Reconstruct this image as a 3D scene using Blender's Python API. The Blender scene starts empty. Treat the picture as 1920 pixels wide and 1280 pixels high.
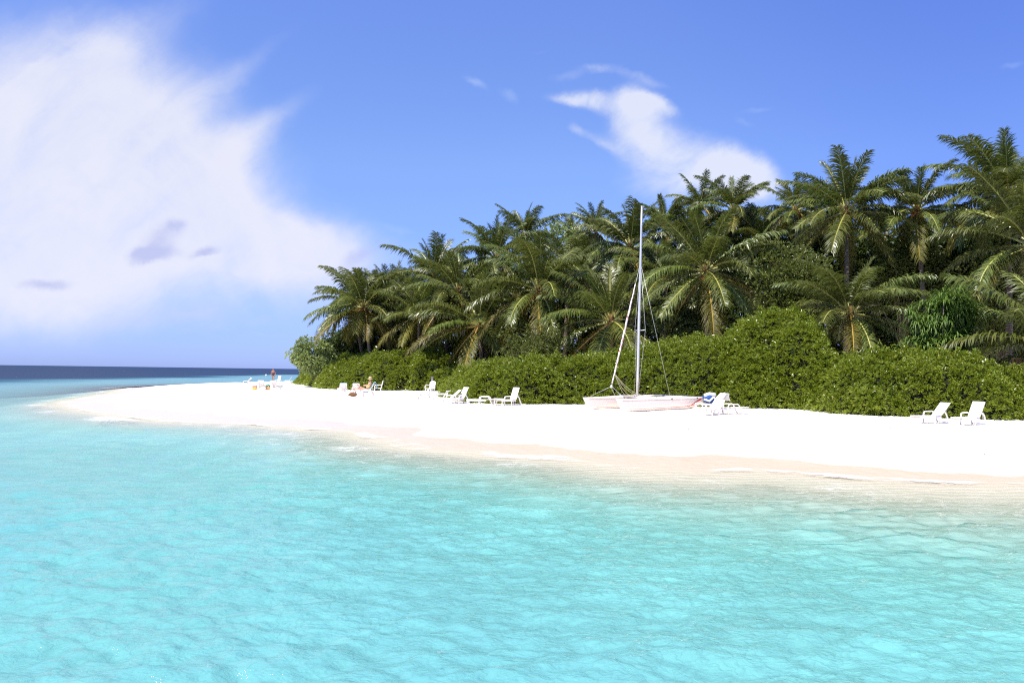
import bpy, math, random
import numpy as np
from mathutils import Vector, Matrix
random.seed(7); RNG = np.random.default_rng(7)
SC = bpy.context.scene
COL = SC.collection
R = math.radians

# ------------------------------------------------------------------ camera
CAM_Z = 2.4
LENS = 28.0
FPX = 1920*LENS/36.0
PITCH, ROLL = R(2.17), R(0.754)
fwd = Vector((0, math.cos(PITCH), math.sin(PITCH)))
r0 = Vector((1, 0, 0)); u0 = Vector((0, -math.sin(PITCH), math.cos(PITCH)))
rgt = r0*math.cos(ROLL) + u0*math.sin(ROLL)
upv = u0*math.cos(ROLL) - r0*math.sin(ROLL)
cam = bpy.data.cameras.new('camera'); cam.lens = LENS; cam.sensor_width = 36
cam.clip_start = 0.1; cam.clip_end = 60000
camo = bpy.data.objects.new('camera', cam); COL.objects.link(camo)
M3 = Matrix((rgt, upv, -fwd)).transposed()
camo.matrix_world = Matrix.Translation((0, 0, CAM_Z)) @ M3.to_4x4()
SC.camera = camo

# ------------------------------------------------------------------ light
SUN_EL, SUN_AZ = R(61), math.atan2(-0.70, -0.72)      # azimuth measured from +Y towards +X
sund = Vector((math.sin(SUN_AZ)*math.cos(SUN_EL), math.cos(SUN_AZ)*math.cos(SUN_EL), math.sin(SUN_EL)))
sl = bpy.data.lights.new('sun', 'SUN'); sl.energy = 4.6; sl.angle = R(0.55); sl.color = (1.0, 0.955, 0.88)
so = bpy.data.objects.new('sun', sl); COL.objects.link(so)
so.rotation_euler = (-sund).to_track_quat('-Z', 'Y').to_euler(); so.location = (0, 0, 60)
SC.view_settings.view_transform = 'Standard'; SC.view_settings.look = 'None'
SC.view_settings.exposure = 0.85; SC.view_settings.gamma = 1
SC.render.engine = 'CYCLES'
cy = SC.cycles
cy.max_bounces = 7; cy.diffuse_bounces = 3; cy.glossy_bounces = 3; cy.transmission_bounces = 4; cy.transparent_max_bounces = 8
cy.filter_width = 1.15; cy.sample_clamp_indirect = 4.0; cy.caustics_reflective = False; cy.caustics_refractive = False
try: cy.use_denoising = False
except Exception: pass

def ray(px, py):
    return fwd + rgt*((px-960)/FPX) + upv*((640-py)/FPX)
def at(px, py, depth):
    d = ray(px, py); return Vector((0, 0, CAM_Z)) + d*(depth/d.y)
def lin(r, g, b):
    f = lambda c: (c/255/12.92) if c/255 <= .04045 else ((c/255+.055)/1.055)**2.4
    return (f(r), f(g), f(b), 1)

# ------------------------------------------------------------------ node helper
class NT:
    def __init__(s, tree): s.t = tree; s.n = tree.nodes; s.l = tree.links
    def node(s, typ, **kw):
        n = s.n.new(typ)
        for k, v in kw.items(): setattr(n, k, v)
        return n
    def put(s, sock, v):
        if isinstance(v, bpy.types.NodeSocket): s.l.new(v, sock)
        elif v is not None: sock.default_value = v
    def math(s, op, a, b=None, c=None, clamp=False):
        n = s.node('ShaderNodeMath', operation=op, use_clamp=clamp)
        s.put(n.inputs[0], a)
        if b is not None: s.put(n.inputs[1], b)
        if c is not None: s.put(n.inputs[2], c)
        return n.outputs[0]
    def vmath(s, op, a, b=None, scale=None):
        n = s.node('ShaderNodeVectorMath', operation=op)
        s.put(n.inputs[0], a)
        if b is not None: s.put(n.inputs[1], b)
        if scale is not None: s.put(n.inputs['Scale'], scale)
        return n.outputs[0]
    def mix(s, f, a, b, typ='MIX'):
        n = s.node('ShaderNodeMix', data_type='RGBA', blend_type=typ)
        s.put(n.inputs[0], f); s.put(n.inputs[6], a); s.put(n.inputs[7], b)
        return n.outputs[2]
    def noise(s, vec, scale, detail=4, rough=.55, dist=0.0, out=0):
        n = s.node('ShaderNodeTexNoise')
        if vec is not None: s.put(n.inputs['Vector'], vec)
        n.inputs['Scale'].default_value = scale; n.inputs['Detail'].default_value = detail
        n.inputs['Roughness'].default_value = rough; n.inputs['Distortion'].default_value = dist
        return n.outputs[out]
    def smooth(s, v, lo, hi, a=0.0, b=1.0):
        n = s.node('ShaderNodeMapRange', interpolation_type='SMOOTHSTEP')
        s.put(n.inputs[0], v); s.put(n.inputs[1], lo); s.put(n.inputs[2], hi); s.put(n.inputs[3], a); s.put(n.inputs[4], b)
        return n.outputs[0]
    def xyz(s, v):
        n = s.node('ShaderNodeSeparateXYZ'); s.put(n.inputs[0], v); return n.outputs
    def comb(s, x, y, z=0.0):
        n = s.node('ShaderNodeCombineXYZ')
        for i, v in enumerate((x, y, z)): s.put(n.inputs[i], v)
        return n.outputs[0]
    def ramp(s, f, stops):
        n = s.node('ShaderNodeValToRGB'); s.put(n.inputs[0], f)
        cr = n.color_ramp
        while len(cr.elements) < len(stops): cr.elements.new(0.5)
        for e, (p, c) in zip(cr.elements, stops): e.position = p; e.color = c
        return n.outputs[0]

# ------------------------------------------------------------------ sky: world with cloud cover
W = bpy.data.worlds.new('World'); SC.world = W; W.use_nodes = True
w = NT(W.node_tree); w.n.clear()
SKY_K = 0.092
def uv_of(px, py):
    d = ray(px, py); return d.x/d.y, d.z/d.y
sky = w.node('ShaderNodeTexSky', sky_type='NISHITA', sun_disc=False)
sky.sun_elevation = SUN_EL; sky.sun_rotation = SUN_AZ
sky.air_density = 1.0; sky.dust_density = 0.25; sky.ozone_density = 2.2
gen = w.node('ShaderNodeTexCoord').outputs['Generated']
X, Y, Z = w.xyz(gen)
yy = w.math('MAXIMUM', Y, 0.03)
U = w.math('DIVIDE', X, yy); V = w.math('DIVIDE', Z, yy)
front = w.smooth(Y, 0.03, 0.3)
uv = w.comb(U, V, 0.0)
wn = w.noise(uv, 5.0, 6, .6, 0.0, 1)
warp = w.vmath('SCALE', w.vmath('SUBTRACT', wn, (0.5, 0.5, 0.5)), scale=0.075)
uvw = w.vmath('ADD', uv, warp)
UX, VX, _ = w.xyz(uvw)
def blob(px, py, rx, ry, rot, k):
    cu, cv = uv_of(px, py); a, b = rx/FPX, ry/FPX
    c, s_ = math.cos(R(rot)), math.sin(R(rot))
    du = w.math('SUBTRACT', UX, cu); dv = w.math('SUBTRACT', VX, cv)
    p = w.math('ADD', w.math('MULTIPLY', du, c/a), w.math('MULTIPLY', dv, s_/a))
    q = w.math('ADD', w.math('MULTIPLY', du, -s_/b), w.math('MULTIPLY', dv, c/b))
    r2 = w.math('ADD', w.math('MULTIPLY', p, p), w.math('MULTIPLY', q, q))
    return w.math('MULTIPLY', w.math('POWER', 2.718, w.math('MULTIPLY', r2, -1.0)), k)
def total(bl):
    o = None
    for b in bl:
        v = blob(*b); o = v if o is None else w.math('ADD', o, v)
    return o
def rotuv(ang, sx, sy):
    c, s_ = math.cos(R(ang)), math.sin(R(ang))
    p = w.math('ADD', w.math('MULTIPLY', UX, c*sx), w.math('MULTIPLY', VX, s_*sx))
    q = w.math('ADD', w.math('MULTIPLY', UX, -s_*sy), w.math('MULTIPLY', VX, c*sy))
    return w.comb(p, q, 0.3)
streak = w.noise(rotuv(38, 2.2, 11.0), 1.6, 7, .62, .3)
soft = w.noise(uv, 3.2, 6, .55, .4)
fine = w.noise(uvw, 13.0, 7, .62, .6)
big = total([(30, 330, 250, 250, 0, 1.25), (290, 330, 200, 150, -20, .9), (120, 120, 190, 120, 25, .46), (330, 170, 190, 90, -25, .42),
             (420, 400, 200, 90, -38, .75), (200, 470, 420, 110, 0, .7), (600, 455, 150, 42, -10, .62), (100, 580, 520, 60, 0, .30),
             (470, 110, 150, 30, 42, .42), (480, 235, 130, 24, 30, .42), (560, 480, 210, 60, -8, .5), (250, 60, 200, 50, 30, .35), (440, 300, 120, 30, 40, .4)])
bign = w.math('ADD', w.math('MULTIPLY', soft, .95), w.math('ADD', w.math('MULTIPLY', streak, .65), w.math('MULTIPLY', fine, .7)))
bign = w.math('SUBTRACT', bign, .17)
mbig = w.smooth(w.math('MULTIPLY', w.math('MINIMUM', big, 1.25), bign), 0.14, 1.45)
hook = total([(1060, 186, 45, 13, -6, .8), (1120, 182, 60, 20, -6, 1.0), (1190, 182, 42, 26, -35, 1.0), (1235, 196, 30, 16, -35, .7),
              (1190, 225, 44, 40, -60, .75), (1200, 270, 60, 45, -40, .75), (1120, 262, 55, 14, -28, .55), (1075, 240, 16, 12, -40, .5),
              (1290, 300, 130, 50, -22, .95), (1385, 318, 76, 50, -24, .95), (1300, 352, 140, 48, 0, .9), (1425, 335, 34, 40, 0, .5),
              (1060, 140, 50, 14, 14, .6), (1130, 126, 60, 12, -6, .6), (1220, 150, 44, 12, -20, .5)])
mhook = w.smooth(w.math('MULTIPLY', hook, w.math('ADD', w.math('MULTIPLY', fine, 1.1), w.math('SUBTRACT', w.math('MULTIPLY', streak, .9), .12))), 0.24, 1.35)
wisp = total([(895, 150, 34, 10, -18, .8), (962, 180, 24, 12, -30, .6), (1010, 97, 34, 6, 6, .4), (1420, 200, 46, 9, 12, .55), (1392, 226, 28, 10, -10, .5),
              (1900, 135, 34, 10, 15, .55), (745, 440, 60, 12, -12, .6), (560, 360, 26, 20, -50, .4)])
mwisp = w.smooth(w.math('MULTIPLY', wisp, w.math('ADD', fine, .4)), 0.2, 1.1, 0, .6)
low = w.noise(w.comb(w.math('MULTIPLY', UX, 1.0), w.math('MULTIPLY', VX, 3.2), 1.7), 7.0, 6, .6, .4)
lowm = w.math('MULTIPLY', w.smooth(low, .48, .75), total([(430, 600, 150, 30, 0, .55), (150, 590, 200, 40, 0, .35), (440, 632, 90, 14, 0, .35)]))
dark = total([(300, 440, 55, 30, 25, .95), (285, 475, 62, 16, 5, 1.0), (385, 473, 40, 14, 20, .95), (80, 516, 62, 15, 4, .95), (690, 480, 70, 22, 22, .75),
              (330, 420, 30, 10, 20, .5), (620, 540, 40, 12, 10, .4)])
mdark = w.smooth(w.math('MULTIPLY', dark, w.math('ADD', w.math('MULTIPLY', fine, 1.5), .2)), 0.32, 1.15, 0, .55)
el = w.math('MAXIMUM', Z, 0.0)
# the air itself: the physical sky, its hue pushed to the violet blue of the picture
tint = w.ramp(el, [(0.0, (.37, .52, 1.30, 1)), (.06, (.47, .58, 1.18, 1)), (.25, (.80, .87, 1.20, 1)), (.45, (.84, .93, 1.45, 1))])
tint = w.mix(w.smooth(U, 0.05, .62), tint, w.mix(1.0, tint, (.76, .80, .95, 1), 'MULTIPLY'))
skyc = w.mix(1.0, sky.outputs[0], tint, 'MULTIPLY')
def kcol(r, g, b, k=1.0):
    c = lin(r, g, b); e = 2**SC.view_settings.exposure
    return (c[0]/SKY_K/e*k, c[1]/SKY_K/e*k, c[2]/SKY_K/e*k, 1)
cloudc = w.mix(w.smooth(soft, .3, .7), kcol(226, 232, 252), kcol(240, 240, 252))
c1 = w.mix(w.math('MULTIPLY', mbig, w.math('MULTIPLY', front, .92)), skyc, cloudc)
c2 = w.mix(w.math('MULTIPLY', mhook, w.math('MULTIPLY', front, .85)), c1, kcol(236, 240, 254))
c3 = w.mix(w.math('MULTIPLY', mwisp, front), c2, kcol(190, 212, 254))
c3b = w.mix(w.math('MULTIPLY', lowm, front), c3, kcol(205, 214, 254))
c4 = w.mix(w.math('MULTIPLY', mdark, front), c3b, kcol(160, 172, 236))
bg = w.node('ShaderNodeBackground'); w.put(bg.inputs[0], c4); bg.inputs[1].default_value = SKY_K
wo = w.node('ShaderNodeOutputWorld'); w.l.new(bg.outputs[0], wo.inputs[0])

# ------------------------------------------------------------------ materials
def mat(name):
    m = bpy.data.materials.new(name); m.use_nodes = True
    t = NT(m.node_tree); t.n.clear()
    out = t.node('ShaderNodeOutputMaterial')
    return m, t, out
def principled(t, out, base, rough=.5, spec=.5, metal=0, normal=None):
    p = t.node('ShaderNodeBsdfPrincipled')
    t.put(p.inputs['Base Color'], base); t.put(p.inputs['Roughness'], rough)
    t.put(p.inputs['Specular IOR Level'], spec); t.put(p.inputs['Metallic'], metal)
    if normal is not None: t.put(p.inputs['Normal'], normal)
    t.l.new(p.outputs[0], out.inputs[0]); return p
def bump(t, h, strength=.3, dist=.02):
    b = t.node('ShaderNodeBump'); b.inputs['Strength'].default_value = strength; b.inputs['Distance'].default_value = dist
    t.put(b.inputs['Height'], h); return b.outputs[0]
def plain(name, col, rough=.5, spec=.5, metal=0, var=.08, scale=6.0):
    m, t, out = mat(name)
    tc = t.node('ShaderNodeTexCoord').outputs['Object']
    n = t.noise(tc, scale, 5, .6)
    c = t.mix(n, tuple(x*(1-var) for x in col[:3])+(1,), tuple(min(1, x*(1+var)) for x in col[:3])+(1,))
    principled(t, out, c, rough, spec, metal, bump(t, t.noise(tc, scale*8, 3), .12, .004))
    return m
def leaf_mat(name, c0, c1, rough=.38, trans=.25, spec=.5, per_obj=0.0, dry=None, tcol=(0.16, 0.2, 0.03, 1)):
    m, t, out = mat(name)
    geo = t.node('ShaderNodeNewGeometry'); rnd = geo.outputs['Random Per Island']
    c = t.mix(rnd, c0, c1)
    if dry is not None:
        c = t.mix(t.smooth(rnd, .955, .99), c, dry)
    if per_obj:
        oi = t.node('ShaderNodeObjectInfo').outputs['Random']
        h = t.node('ShaderNodeHueSaturation'); t.put(h.inputs['Color'], c)
        t.put(h.inputs['Hue'], t.math('ADD', t.math('MULTIPLY', oi, .03), .478))
        t.put(h.inputs['Value'], t.math('ADD', t.math('MULTIPLY', oi, per_obj), 1-per_obj*.5)); c = h.outputs[0]
    p = t.node('ShaderNodeBsdfPrincipled'); t.put(p.inputs['Base Color'], c)
    p.inputs['Roughness'].default_value = rough; p.inputs['Specular IOR Level'].default_value = spec
    tr = t.node('ShaderNodeBsdfTranslucent'); t.put(tr.inputs[0], t.mix(.5, c, tcol))
    mx = t.node('ShaderNodeMixShader'); mx.inputs[0].default_value = trans
    t.l.new(p.outputs[0], mx.inputs[1]); t.l.new(tr.outputs[0], mx.inputs[2]); t.l.new(mx.outputs[0], out.inputs[0])
    return m
M = {}
M['frond'] = leaf_mat('palm_leaflet', (.075, .104, .017, 1), (.142, .162, .038, 1), .35, .28, .45, .4)
M['frond_old'] = leaf_mat('palm_leaflet_old', (.10, .105, .016, 1), (.165, .145, .028, 1), .48, .32, .3, .35)
M['frond_dead'] = leaf_mat('palm_leaflet_dead', (.17, .10, .03, 1), (.25, .15, .05, 1), .6, .25, .3, .3)
M['rachis'] = plain('palm_rachis', (.40, .37, .10), .35, .5)
M['rachis_old'] = plain('palm_rachis_old', (.45, .30, .07), .4, .5)
M['shrub'] = leaf_mat('shrub_leaf', (.125, .19, .011, 1), (.26, .30, .03, 1), .27, .32, .5, 0, (.36, .30, .05, 1), (.30, .34, .02, 1))
M['shrub_core'] = plain('shrub_twig_shade', (.014, .016, .007), .9, .2, var=.4)  # twig tone taken near black, shade between the leaves put into it
M['bush'] = leaf_mat('bush_leaf', (.075, .105, .014, 1), (.155, .175, .04, 1), .36, .28, .5, 0, (.28, .25, .07, 1), (.26, .3, .03, 1))
M['pale'] = leaf_mat('pale_leaf', (.25, .31, .09, 1), (.40, .47, .18, 1), .5, .25, .3)
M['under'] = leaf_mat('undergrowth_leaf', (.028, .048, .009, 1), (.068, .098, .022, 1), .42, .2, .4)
M['strap'] = leaf_mat('strap_leaf', (.075, .15, .018, 1), (.15, .235, .04, 1), .5, .3, .3)
M['nut'] = plain('coconut_husk', (.34, .14, .03), .45, .4, var=.4)
M['fibre'] = plain('palm_fibre', (.13, .065, .025), .9, .2, var=.4)
M['white'] = plain('white_plastic', (.82, .75, .70), .38, .5, var=.03)
M['gel'] = plain('white_gelcoat', (.82, .70, .60), .18, .5, var=.02, scale=1.5)
M['alu'] = plain('aluminium', (.66, .63, .61), .4, .5, .55)
M['red'] = plain('red_paint', (.55, .035, .03), .35)
M['darkline'] = plain('grey_trim', (.32, .25, .24), .5)
M['black'] = plain('black_fitting', (.02, .02, .022), .5)
M['rope'] = plain('rope', (.52, .47, .30), .8, .2)
M['wire'] = plain('steel_wire', (.52, .52, .47), .4, .5, .4)
M['net'] = plain('trampoline_mesh', (.05, .055, .06), .8, .2)
M['teal'] = plain('teal_fabric', (.12, .27, .30), .8, .2)
M['sky'] = plain('light_blue_terry', (.36, .54, .62), .9, .1)
M['greyf'] = plain('grey_sling', (.42, .40, .39), .8, .2)
M['yellow'] = plain('yellow_cloth', (.62, .46, .10), .8, .2)
M['pink'] = plain('pink_cloth', (.58, .30, .33), .8, .2)
M['orange'] = plain('orange_cloth', (.60, .30, .13), .8, .2)
M['green'] = plain('green_cloth', (.05, .22, .11), .8, .2)
M['blue'] = plain('blue_cloth', (.02, .075, .26), .7, .3)
M['wcloth'] = plain('white_cloth', (.78, .77, .76), .9, .1)
M['brown'] = plain('brown_wicker', (.16, .075, .03), .8, .2, var=.3)
M['skin'] = plain('pink_skin', (.55, .29, .20), .5, .4)  # pinkish skin tone of the sunbather
M['tan'] = plain('tanned_skin', (.33, .15, .09), .5, .4)
M['swim'] = plain('dark_swimwear', (.02, .018, .028), .7)
M['hair'] = plain('dark_hair', (.012, .008, .006), .6)
M['straw'] = plain('straw', (.62, .50, .30), .8, .2)
M['wood'] = plain('fence_wood', (.42, .22, .08), .7, .3, var=.3)
M['postg'] = plain('grey_post', (.20, .19, .20), .8)
m, t, out = mat('palm_trunk')
tc = t.node('ShaderNodeTexCoord').outputs['Object']
_, _, tz = t.xyz(tc)
rings = t.math('SINE', t.math('ADD', t.math('MULTIPLY', tz, 42.0), t.math('MULTIPLY', t.noise(tc, 3.0), 6.0)))
c = t.mix(t.noise(tc, 5.0, 6), (.10, .075, .055, 1), (.24, .19, .15, 1))
c = t.mix(t.smooth(rings, .5, 1.0, 0, .5), c, (.06, .045, .035, 1))
principled(t, out, c, .85, .2, 0, bump(t, rings, .6, .03)); M['trunk'] = m
m, t, out = mat('furled_sail')
tc = t.node('ShaderNodeTexCoord').outputs['Object']
tx, ty, tz = t.xyz(tc)
ang = t.math('ARCTAN2', ty, tx)
sp = t.math('SINE', t.math('ADD', t.math('MULTIPLY', tz, 21.0), ang))
n = t.noise(tc, 1.3, 3)
n = t.noise(t.comb(t.math('MULTIPLY', tx, 16.0), t.math('MULTIPLY', ty, 16.0), t.math('MULTIPLY', tz, 3.2)), 1.0, 5, .6)
c = t.mix(t.smooth(t.math('ADD', t.math('MULTIPLY', sp, .07), n), .53, .60), (.72, .64, .66, 1), (.36, .09, .11, 1))
principled(t, out, c, .7, .2); M['sail'] = m

# ------------------------------------------------------------------ mesh builder
class MB:
    def __init__(s): s.v = []; s.f = []; s.m = []
    def add(s, vs, fs, mi=0):
        o = len(s.v); s.v += [tuple(v) for v in vs]
        for f in fs: s.f.append(tuple(i+o for i in f)); s.m.append(mi)
    def box(s, c, size, mi=0, rot=None, bev=0.0):
        x, y, z = size[0]/2, size[1]/2, size[2]/2
        b = min(bev, x*.9, y*.9, z*.9)
        vs = []; fs = []
        if b <= 0:
            vs = [Vector((sx*x, sy*y, sz*z)) for sx in (-1, 1) for sy in (-1, 1) for sz in (-1, 1)]
            fs = [(0, 1, 3, 2), (4, 6, 7, 5), (0, 4, 5, 1), (2, 3, 7, 6), (0, 2, 6, 4), (1, 5, 7, 3)]
        else:
            prof = [(-x+b, -y), (x-b, -y), (x, -y+b), (x, y-b), (x-b, y), (-x+b, y), (-x, y-b), (-x, -y+b)]
            sh = lambda p, k: (p[0]*(x-b*k)/x, p[1]*(y-b*k)/y)
            for zz, k in ((-z, 1), (-z+b, 0), (z-b, 0), (z, 1)):
                vs += [Vector((*sh(p, k), zz)) for p in prof]
            for r in range(3):
                for i in range(8): fs.append((r*8+i, r*8+(i+1) % 8, (r+1)*8+(i+1) % 8, (r+1)*8+i))
            fs.append(tuple(range(7, -1, -1))); fs.append(tuple(range(24, 32)))
        if rot is not None: vs = [rot @ v for v in vs]
        s.add([v+Vector(c) for v in vs], fs, mi)
    def tube(s, pts, rad, n=8, mi=0, cap=True, flat=1.0):
        pts = [Vector(p) for p in pts]; k = len(pts)
        rad = [rad]*k if not hasattr(rad, '__len__') else rad
        vs = []; ref = None
        for i, p in enumerate(pts):
            d = (pts[min(i+1, k-1)]-pts[max(i-1, 0)]).normalized()
            if ref is None: ref = Vector((0, 0, 1)) if abs(d.z) < .9 else Vector((1, 0, 0))
            a = (ref - d*ref.dot(d)).normalized(); b = d.cross(a); ref = a
            for j in range(n):
                th = 2*math.pi*j/n
                vs.append(p + a*(math.cos(th)*rad[i]) + b*(math.sin(th)*rad[i]*flat))
        fs = [(i*n+j, i*n+(j+1) % n, (i+1)*n+(j+1) % n, (i+1)*n+j) for i in range(k-1) for j in range(n)]
        if cap: fs += [tuple(range(n-1, -1, -1)), tuple(range((k-1)*n, k*n))]
        s.add(vs, fs, mi)
    def ball(s, c, r, mi=0, n=10, m=7, sc=(1, 1, 1)):
        vs = [Vector((0, 0, r*sc[2]))]; fs = []
        for i in range(1, m):
            ph = math.pi*i/m
            for j in range(n):
                th = 2*math.pi*j/n
                vs.append(Vector((r*sc[0]*math.sin(ph)*math.cos(th), r*sc[1]*math.sin(ph)*math.sin(th), r*sc[2]*math.cos(ph))))
        vs.append(Vector((0, 0, -r*sc[2]))); L = len(vs)-1
        for j in range(n): fs.append((0, 1+j, 1+(j+1) % n)); fs.append((L, 1+(m-2)*n+(j+1) % n, 1+(m-2)*n+j))
        for i in range(m-2):
            for j in range(n): fs.append((1+i*n+j, 1+(i+1)*n+j, 1+(i+1)*n+(j+1) % n, 1+i*n+(j+1) % n))
        s.add([v+Vector(c) for v in vs], fs, mi)
    def mesh(s, name, mats, smooth=True):
        me = bpy.data.meshes.new(name); me.from_pydata(s.v, [], s.f)
        for mm in (mats if isinstance(mats, (list, tuple)) else [mats]): me.materials.append(mm)
        if any(s.m): me.polygons.foreach_set('material_index', s.m)
        me.polygons.foreach_set('use_smooth', [smooth]*len(s.f)); me.update()
        return me
    def build(s, name, mats, parent=None, smooth=False):
        return link(name, s.mesh(name, mats, smooth), parent)
def link(name, me, parent=None):
    o = bpy.data.objects.new(name, me); COL.objects.link(o)
    if parent is not None: o.parent = parent
    return o
def np_mesh(name, v, f, mats, smooth=False, mi=None):
    """v (N,3), f (K,4) arrays"""
    me = bpy.data.meshes.new(name)
    me.vertices.add(len(v)); me.vertices.foreach_set('co', np.ascontiguousarray(v, dtype=np.float32).ravel())
    k = f.shape[1]
    me.loops.add(f.size); me.loops.foreach_set('vertex_index', np.ascontiguousarray(f, dtype=np.int32).ravel())
    me.polygons.add(len(f)); me.polygons.foreach_set('loop_start', np.arange(0, f.size, k, dtype=np.int32))
    try: me.polygons.foreach_set('loop_total', np.full(len(f), k, dtype=np.int32))
    except Exception: pass
    for mm in (mats if isinstance(mats, (list, tuple)) else [mats]): me.materials.append(mm)
    if mi is not None: me.polygons.foreach_set('material_index', np.ascontiguousarray(mi, dtype=np.int32))
    me.polygons.foreach_set('use_smooth', np.full(len(f), smooth)); me.update(calc_edges=True); me.validate()
    return me
def tag(o, label=None, cat=None, group=None, kind=None):
    if label: o['label'] = label
    if cat: o['category'] = cat
    if group: o['group'] = group
    if kind: o['kind'] = kind
    return o
def thing(name, label, cat, loc=(0, 0, 0), rz=0.0, group=None):
    o = bpy.data.objects.new(name, None); COL.objects.link(o); o.empty_display_size = .2
    o.location = loc; o.rotation_euler = (0, 0, rz)
    return tag(o, label, cat, group)
def copy_tree(o, parent=None):
    c = o.copy(); COL.objects.link(c)
    if parent is not None: c.parent = parent
    for ch in list(o.children): copy_tree(ch, c)
    return c

# ------------------------------------------------------------------ terrain
def vnoise(x, y, seed=0):
    """smooth value noise, vectorised"""
    r = np.random.default_rng(seed); g = r.random((64, 64))
    xi = np.floor(x).astype(int); yi = np.floor(y).astype(int); fx = x-xi; fy = y-yi
    fx = fx*fx*(3-2*fx); fy = fy*fy*(3-2*fy)
    a = g[xi % 64, yi % 64]; b = g[(xi+1) % 64, yi % 64]; c_ = g[xi % 64, (yi+1) % 64]; d = g[(xi+1) % 64, (yi+1) % 64]
    return (a*(1-fx)+b*fx)*(1-fy) + (c_*(1-fx)+d*fx)*fy
def fbm(x, y, seed=0, o=4):
    s = 0; a = .5
    for i in range(o): s = s + a*vnoise(x*2**i, y*2**i, seed+i); a *= .5
    return s
def wp(px, py):            # photograph pixel on the water plane, as world x, y
    d = ray(px, py); k = -CAM_Z/d.z; return (d.x*k, d.y*k)
shore = [wp(1920, 900), wp(1650, 888), wp(1400, 872), wp(1250, 872), wp(1100, 856), wp(980, 850), wp(900, 842), wp(800, 834), wp(700, 810), wp(620, 803), wp(500, 793),
         wp(380, 789), wp(300, 783), wp(220, 774), wp(182, 767), wp(150, 758), wp(150, 750), wp(188, 743), wp(228, 735),
         (-43, 92), (-44, 108), (-41, 122), (-36, 134), (-28, 150), (-10, 175), (30, 190), (90, 180), (130, 130), (140, 70), (110, 26), (60, 12), (30, 15.5)]
def catmull(P, n=6):
    P = np.array(P); out = []
    for i in range(len(P)):
        p0, p1, p2, p3 = P[i-1], P[i], P[(i+1) % len(P)], P[(i+2) % len(P)]
        for k in range(n):
            t_ = k/n
            out.append(.5*((2*p1)+(-p0+p2)*t_+(2*p0-5*p1+4*p2-p3)*t_**2+(-p0+3*p1-3*p2+p3)*t_**3))
    return np.array(out)
ISL = catmull(shore, 4)
def sdist(x, y):
    x = np.asarray(x, float); y = np.asarray(y, float)
    best = np.full(x.shape, 1e18); ins = np.zeros(x.shape, bool)
    for i in range(len(ISL)):
        ax, ay = ISL[i]; bx, by = ISL[(i+1) % len(ISL)]
        dx, dy = bx-ax, by-ay
        tt = np.clip(((x-ax)*dx+(y-ay)*dy)/(dx*dx+dy*dy+1e-12), 0, 1)
        best = np.minimum(best, (x-ax-tt*dx)**2+(y-ay-tt*dy)**2)
        cnd = ((ay > y) != (by > y)) & (x < dx*(y-ay)/(dy if abs(dy) > 1e-9 else 1e-9)+ax)
        ins ^= cnd
    d = np.sqrt(best); return np.where(ins, d, -d)
def sst(v, a, b):
    t_ = np.clip((v-a)/(b-a), 0, 1); return t_*t_*(3-2*t_)
def height(x, y):
    x = np.asarray(x, float); y = np.asarray(y, float)
    s = sdist(x, y) + (fbm(x*.35, y*.35, 3)-.47)*1.1
    land = .66*(1-np.exp(-np.maximum(s, 0)/5.5)) + .012*np.clip(s-16, 0, 30) + (fbm(x*.5, y*.5, 11)-.47)*.10*sst(s, 2, 8)
    s = np.where(s < 0, s*(1-.42*sst(x, -3, 7)*(1-sst(-s, 8, 22))), s)
    q = -(x+60+.11*(y-100)) + (fbm(x*.03, y*.03, 21)-.47)*26
    wd = np.clip(36-(y-100)*.09, 8, 36)
    sea = -(1.6*(1-np.exp(-(np.maximum(-s, 0)/9.0)**1.55)) + .02*np.clip(-s, 0, 1)) - 13*sst(q/wd, 0, 1) - 8*sst(np.hypot(x, y), 330, 500)*(1-sst(s, -60, -20))
    sea = sea + (fbm(x*.22, y*.22, 31)-.47)*.5*sst(-s, 2, 9)
    return np.where(s > 0, land, sea)
def ground(px, py):        # where the sight line of a pixel meets the sand
    d = ray(px, py); k = np.concatenate([np.arange(8, 160, .05)])
    z = CAM_Z + d.z/d.y*k; h = height(d.x/d.y*k, k)
    i = np.argmax(z < h); 
    return Vector((d.x/d.y*k[i], k[i], float(h[i])))
def gz(x, y): return float(height(np.array([x]), np.array([y]))[0])

ANG = np.concatenate([np.linspace(-math.pi, -R(46), 44)[:-1], np.linspace(-R(46), R(46), 560), np.linspace(R(46), math.pi, 44)[1:]])
def polar(rs):
    A, RR = np.meshgrid(ANG, rs)
    x = np.sin(A)*RR; y = np.cos(A)*RR
    nr, na = A.shape
    i = np.arange(nr-1)[:, None]*na + np.arange(na-1)[None, :]
    f = np.stack([i, i+1, i+1+na, i+na], -1).reshape(-1, 4)
    # the first ring is closed with a fan of one centre vertex
    return x.ravel(), y.ravel(), f, na
# ground sheet: sand of the island and the sea bed
rs = np.concatenate([[.02], np.geomspace(3, 200, 420), np.geomspace(205, 6000, 60)])
gx, gy, gf, na = polar(rs)
gzv = height(gx, gy)
m, t, out = mat('coral_sand')
pos = t.node('ShaderNodeNewGeometry').outputs['Position']
px_, py_, pz_ = t.xyz(pos)
n1 = t.noise(pos, .24, 6, .6); n2 = t.noise(pos, 14.0, 5, .65); n3 = t.noise(pos, 2.2, 4, .6)
wz = t.math('ADD', pz_, t.math('MULTIPLY', t.math('SUBTRACT', n1, .5), .40))
wet = t.smooth(wz, t.smooth(px_, 4, 12, .125, .06), t.smooth(px_, 4, 12, .21, .125), 1, 0)
dry = t.mix(n2, (.82, .755, .67, 1), (.88, .83, .75, 1))
wetc = t.mix(t.smooth(px_, -12, 2), (.46, .385, .35, 1), (.46, .35, .235, 1))
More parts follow.
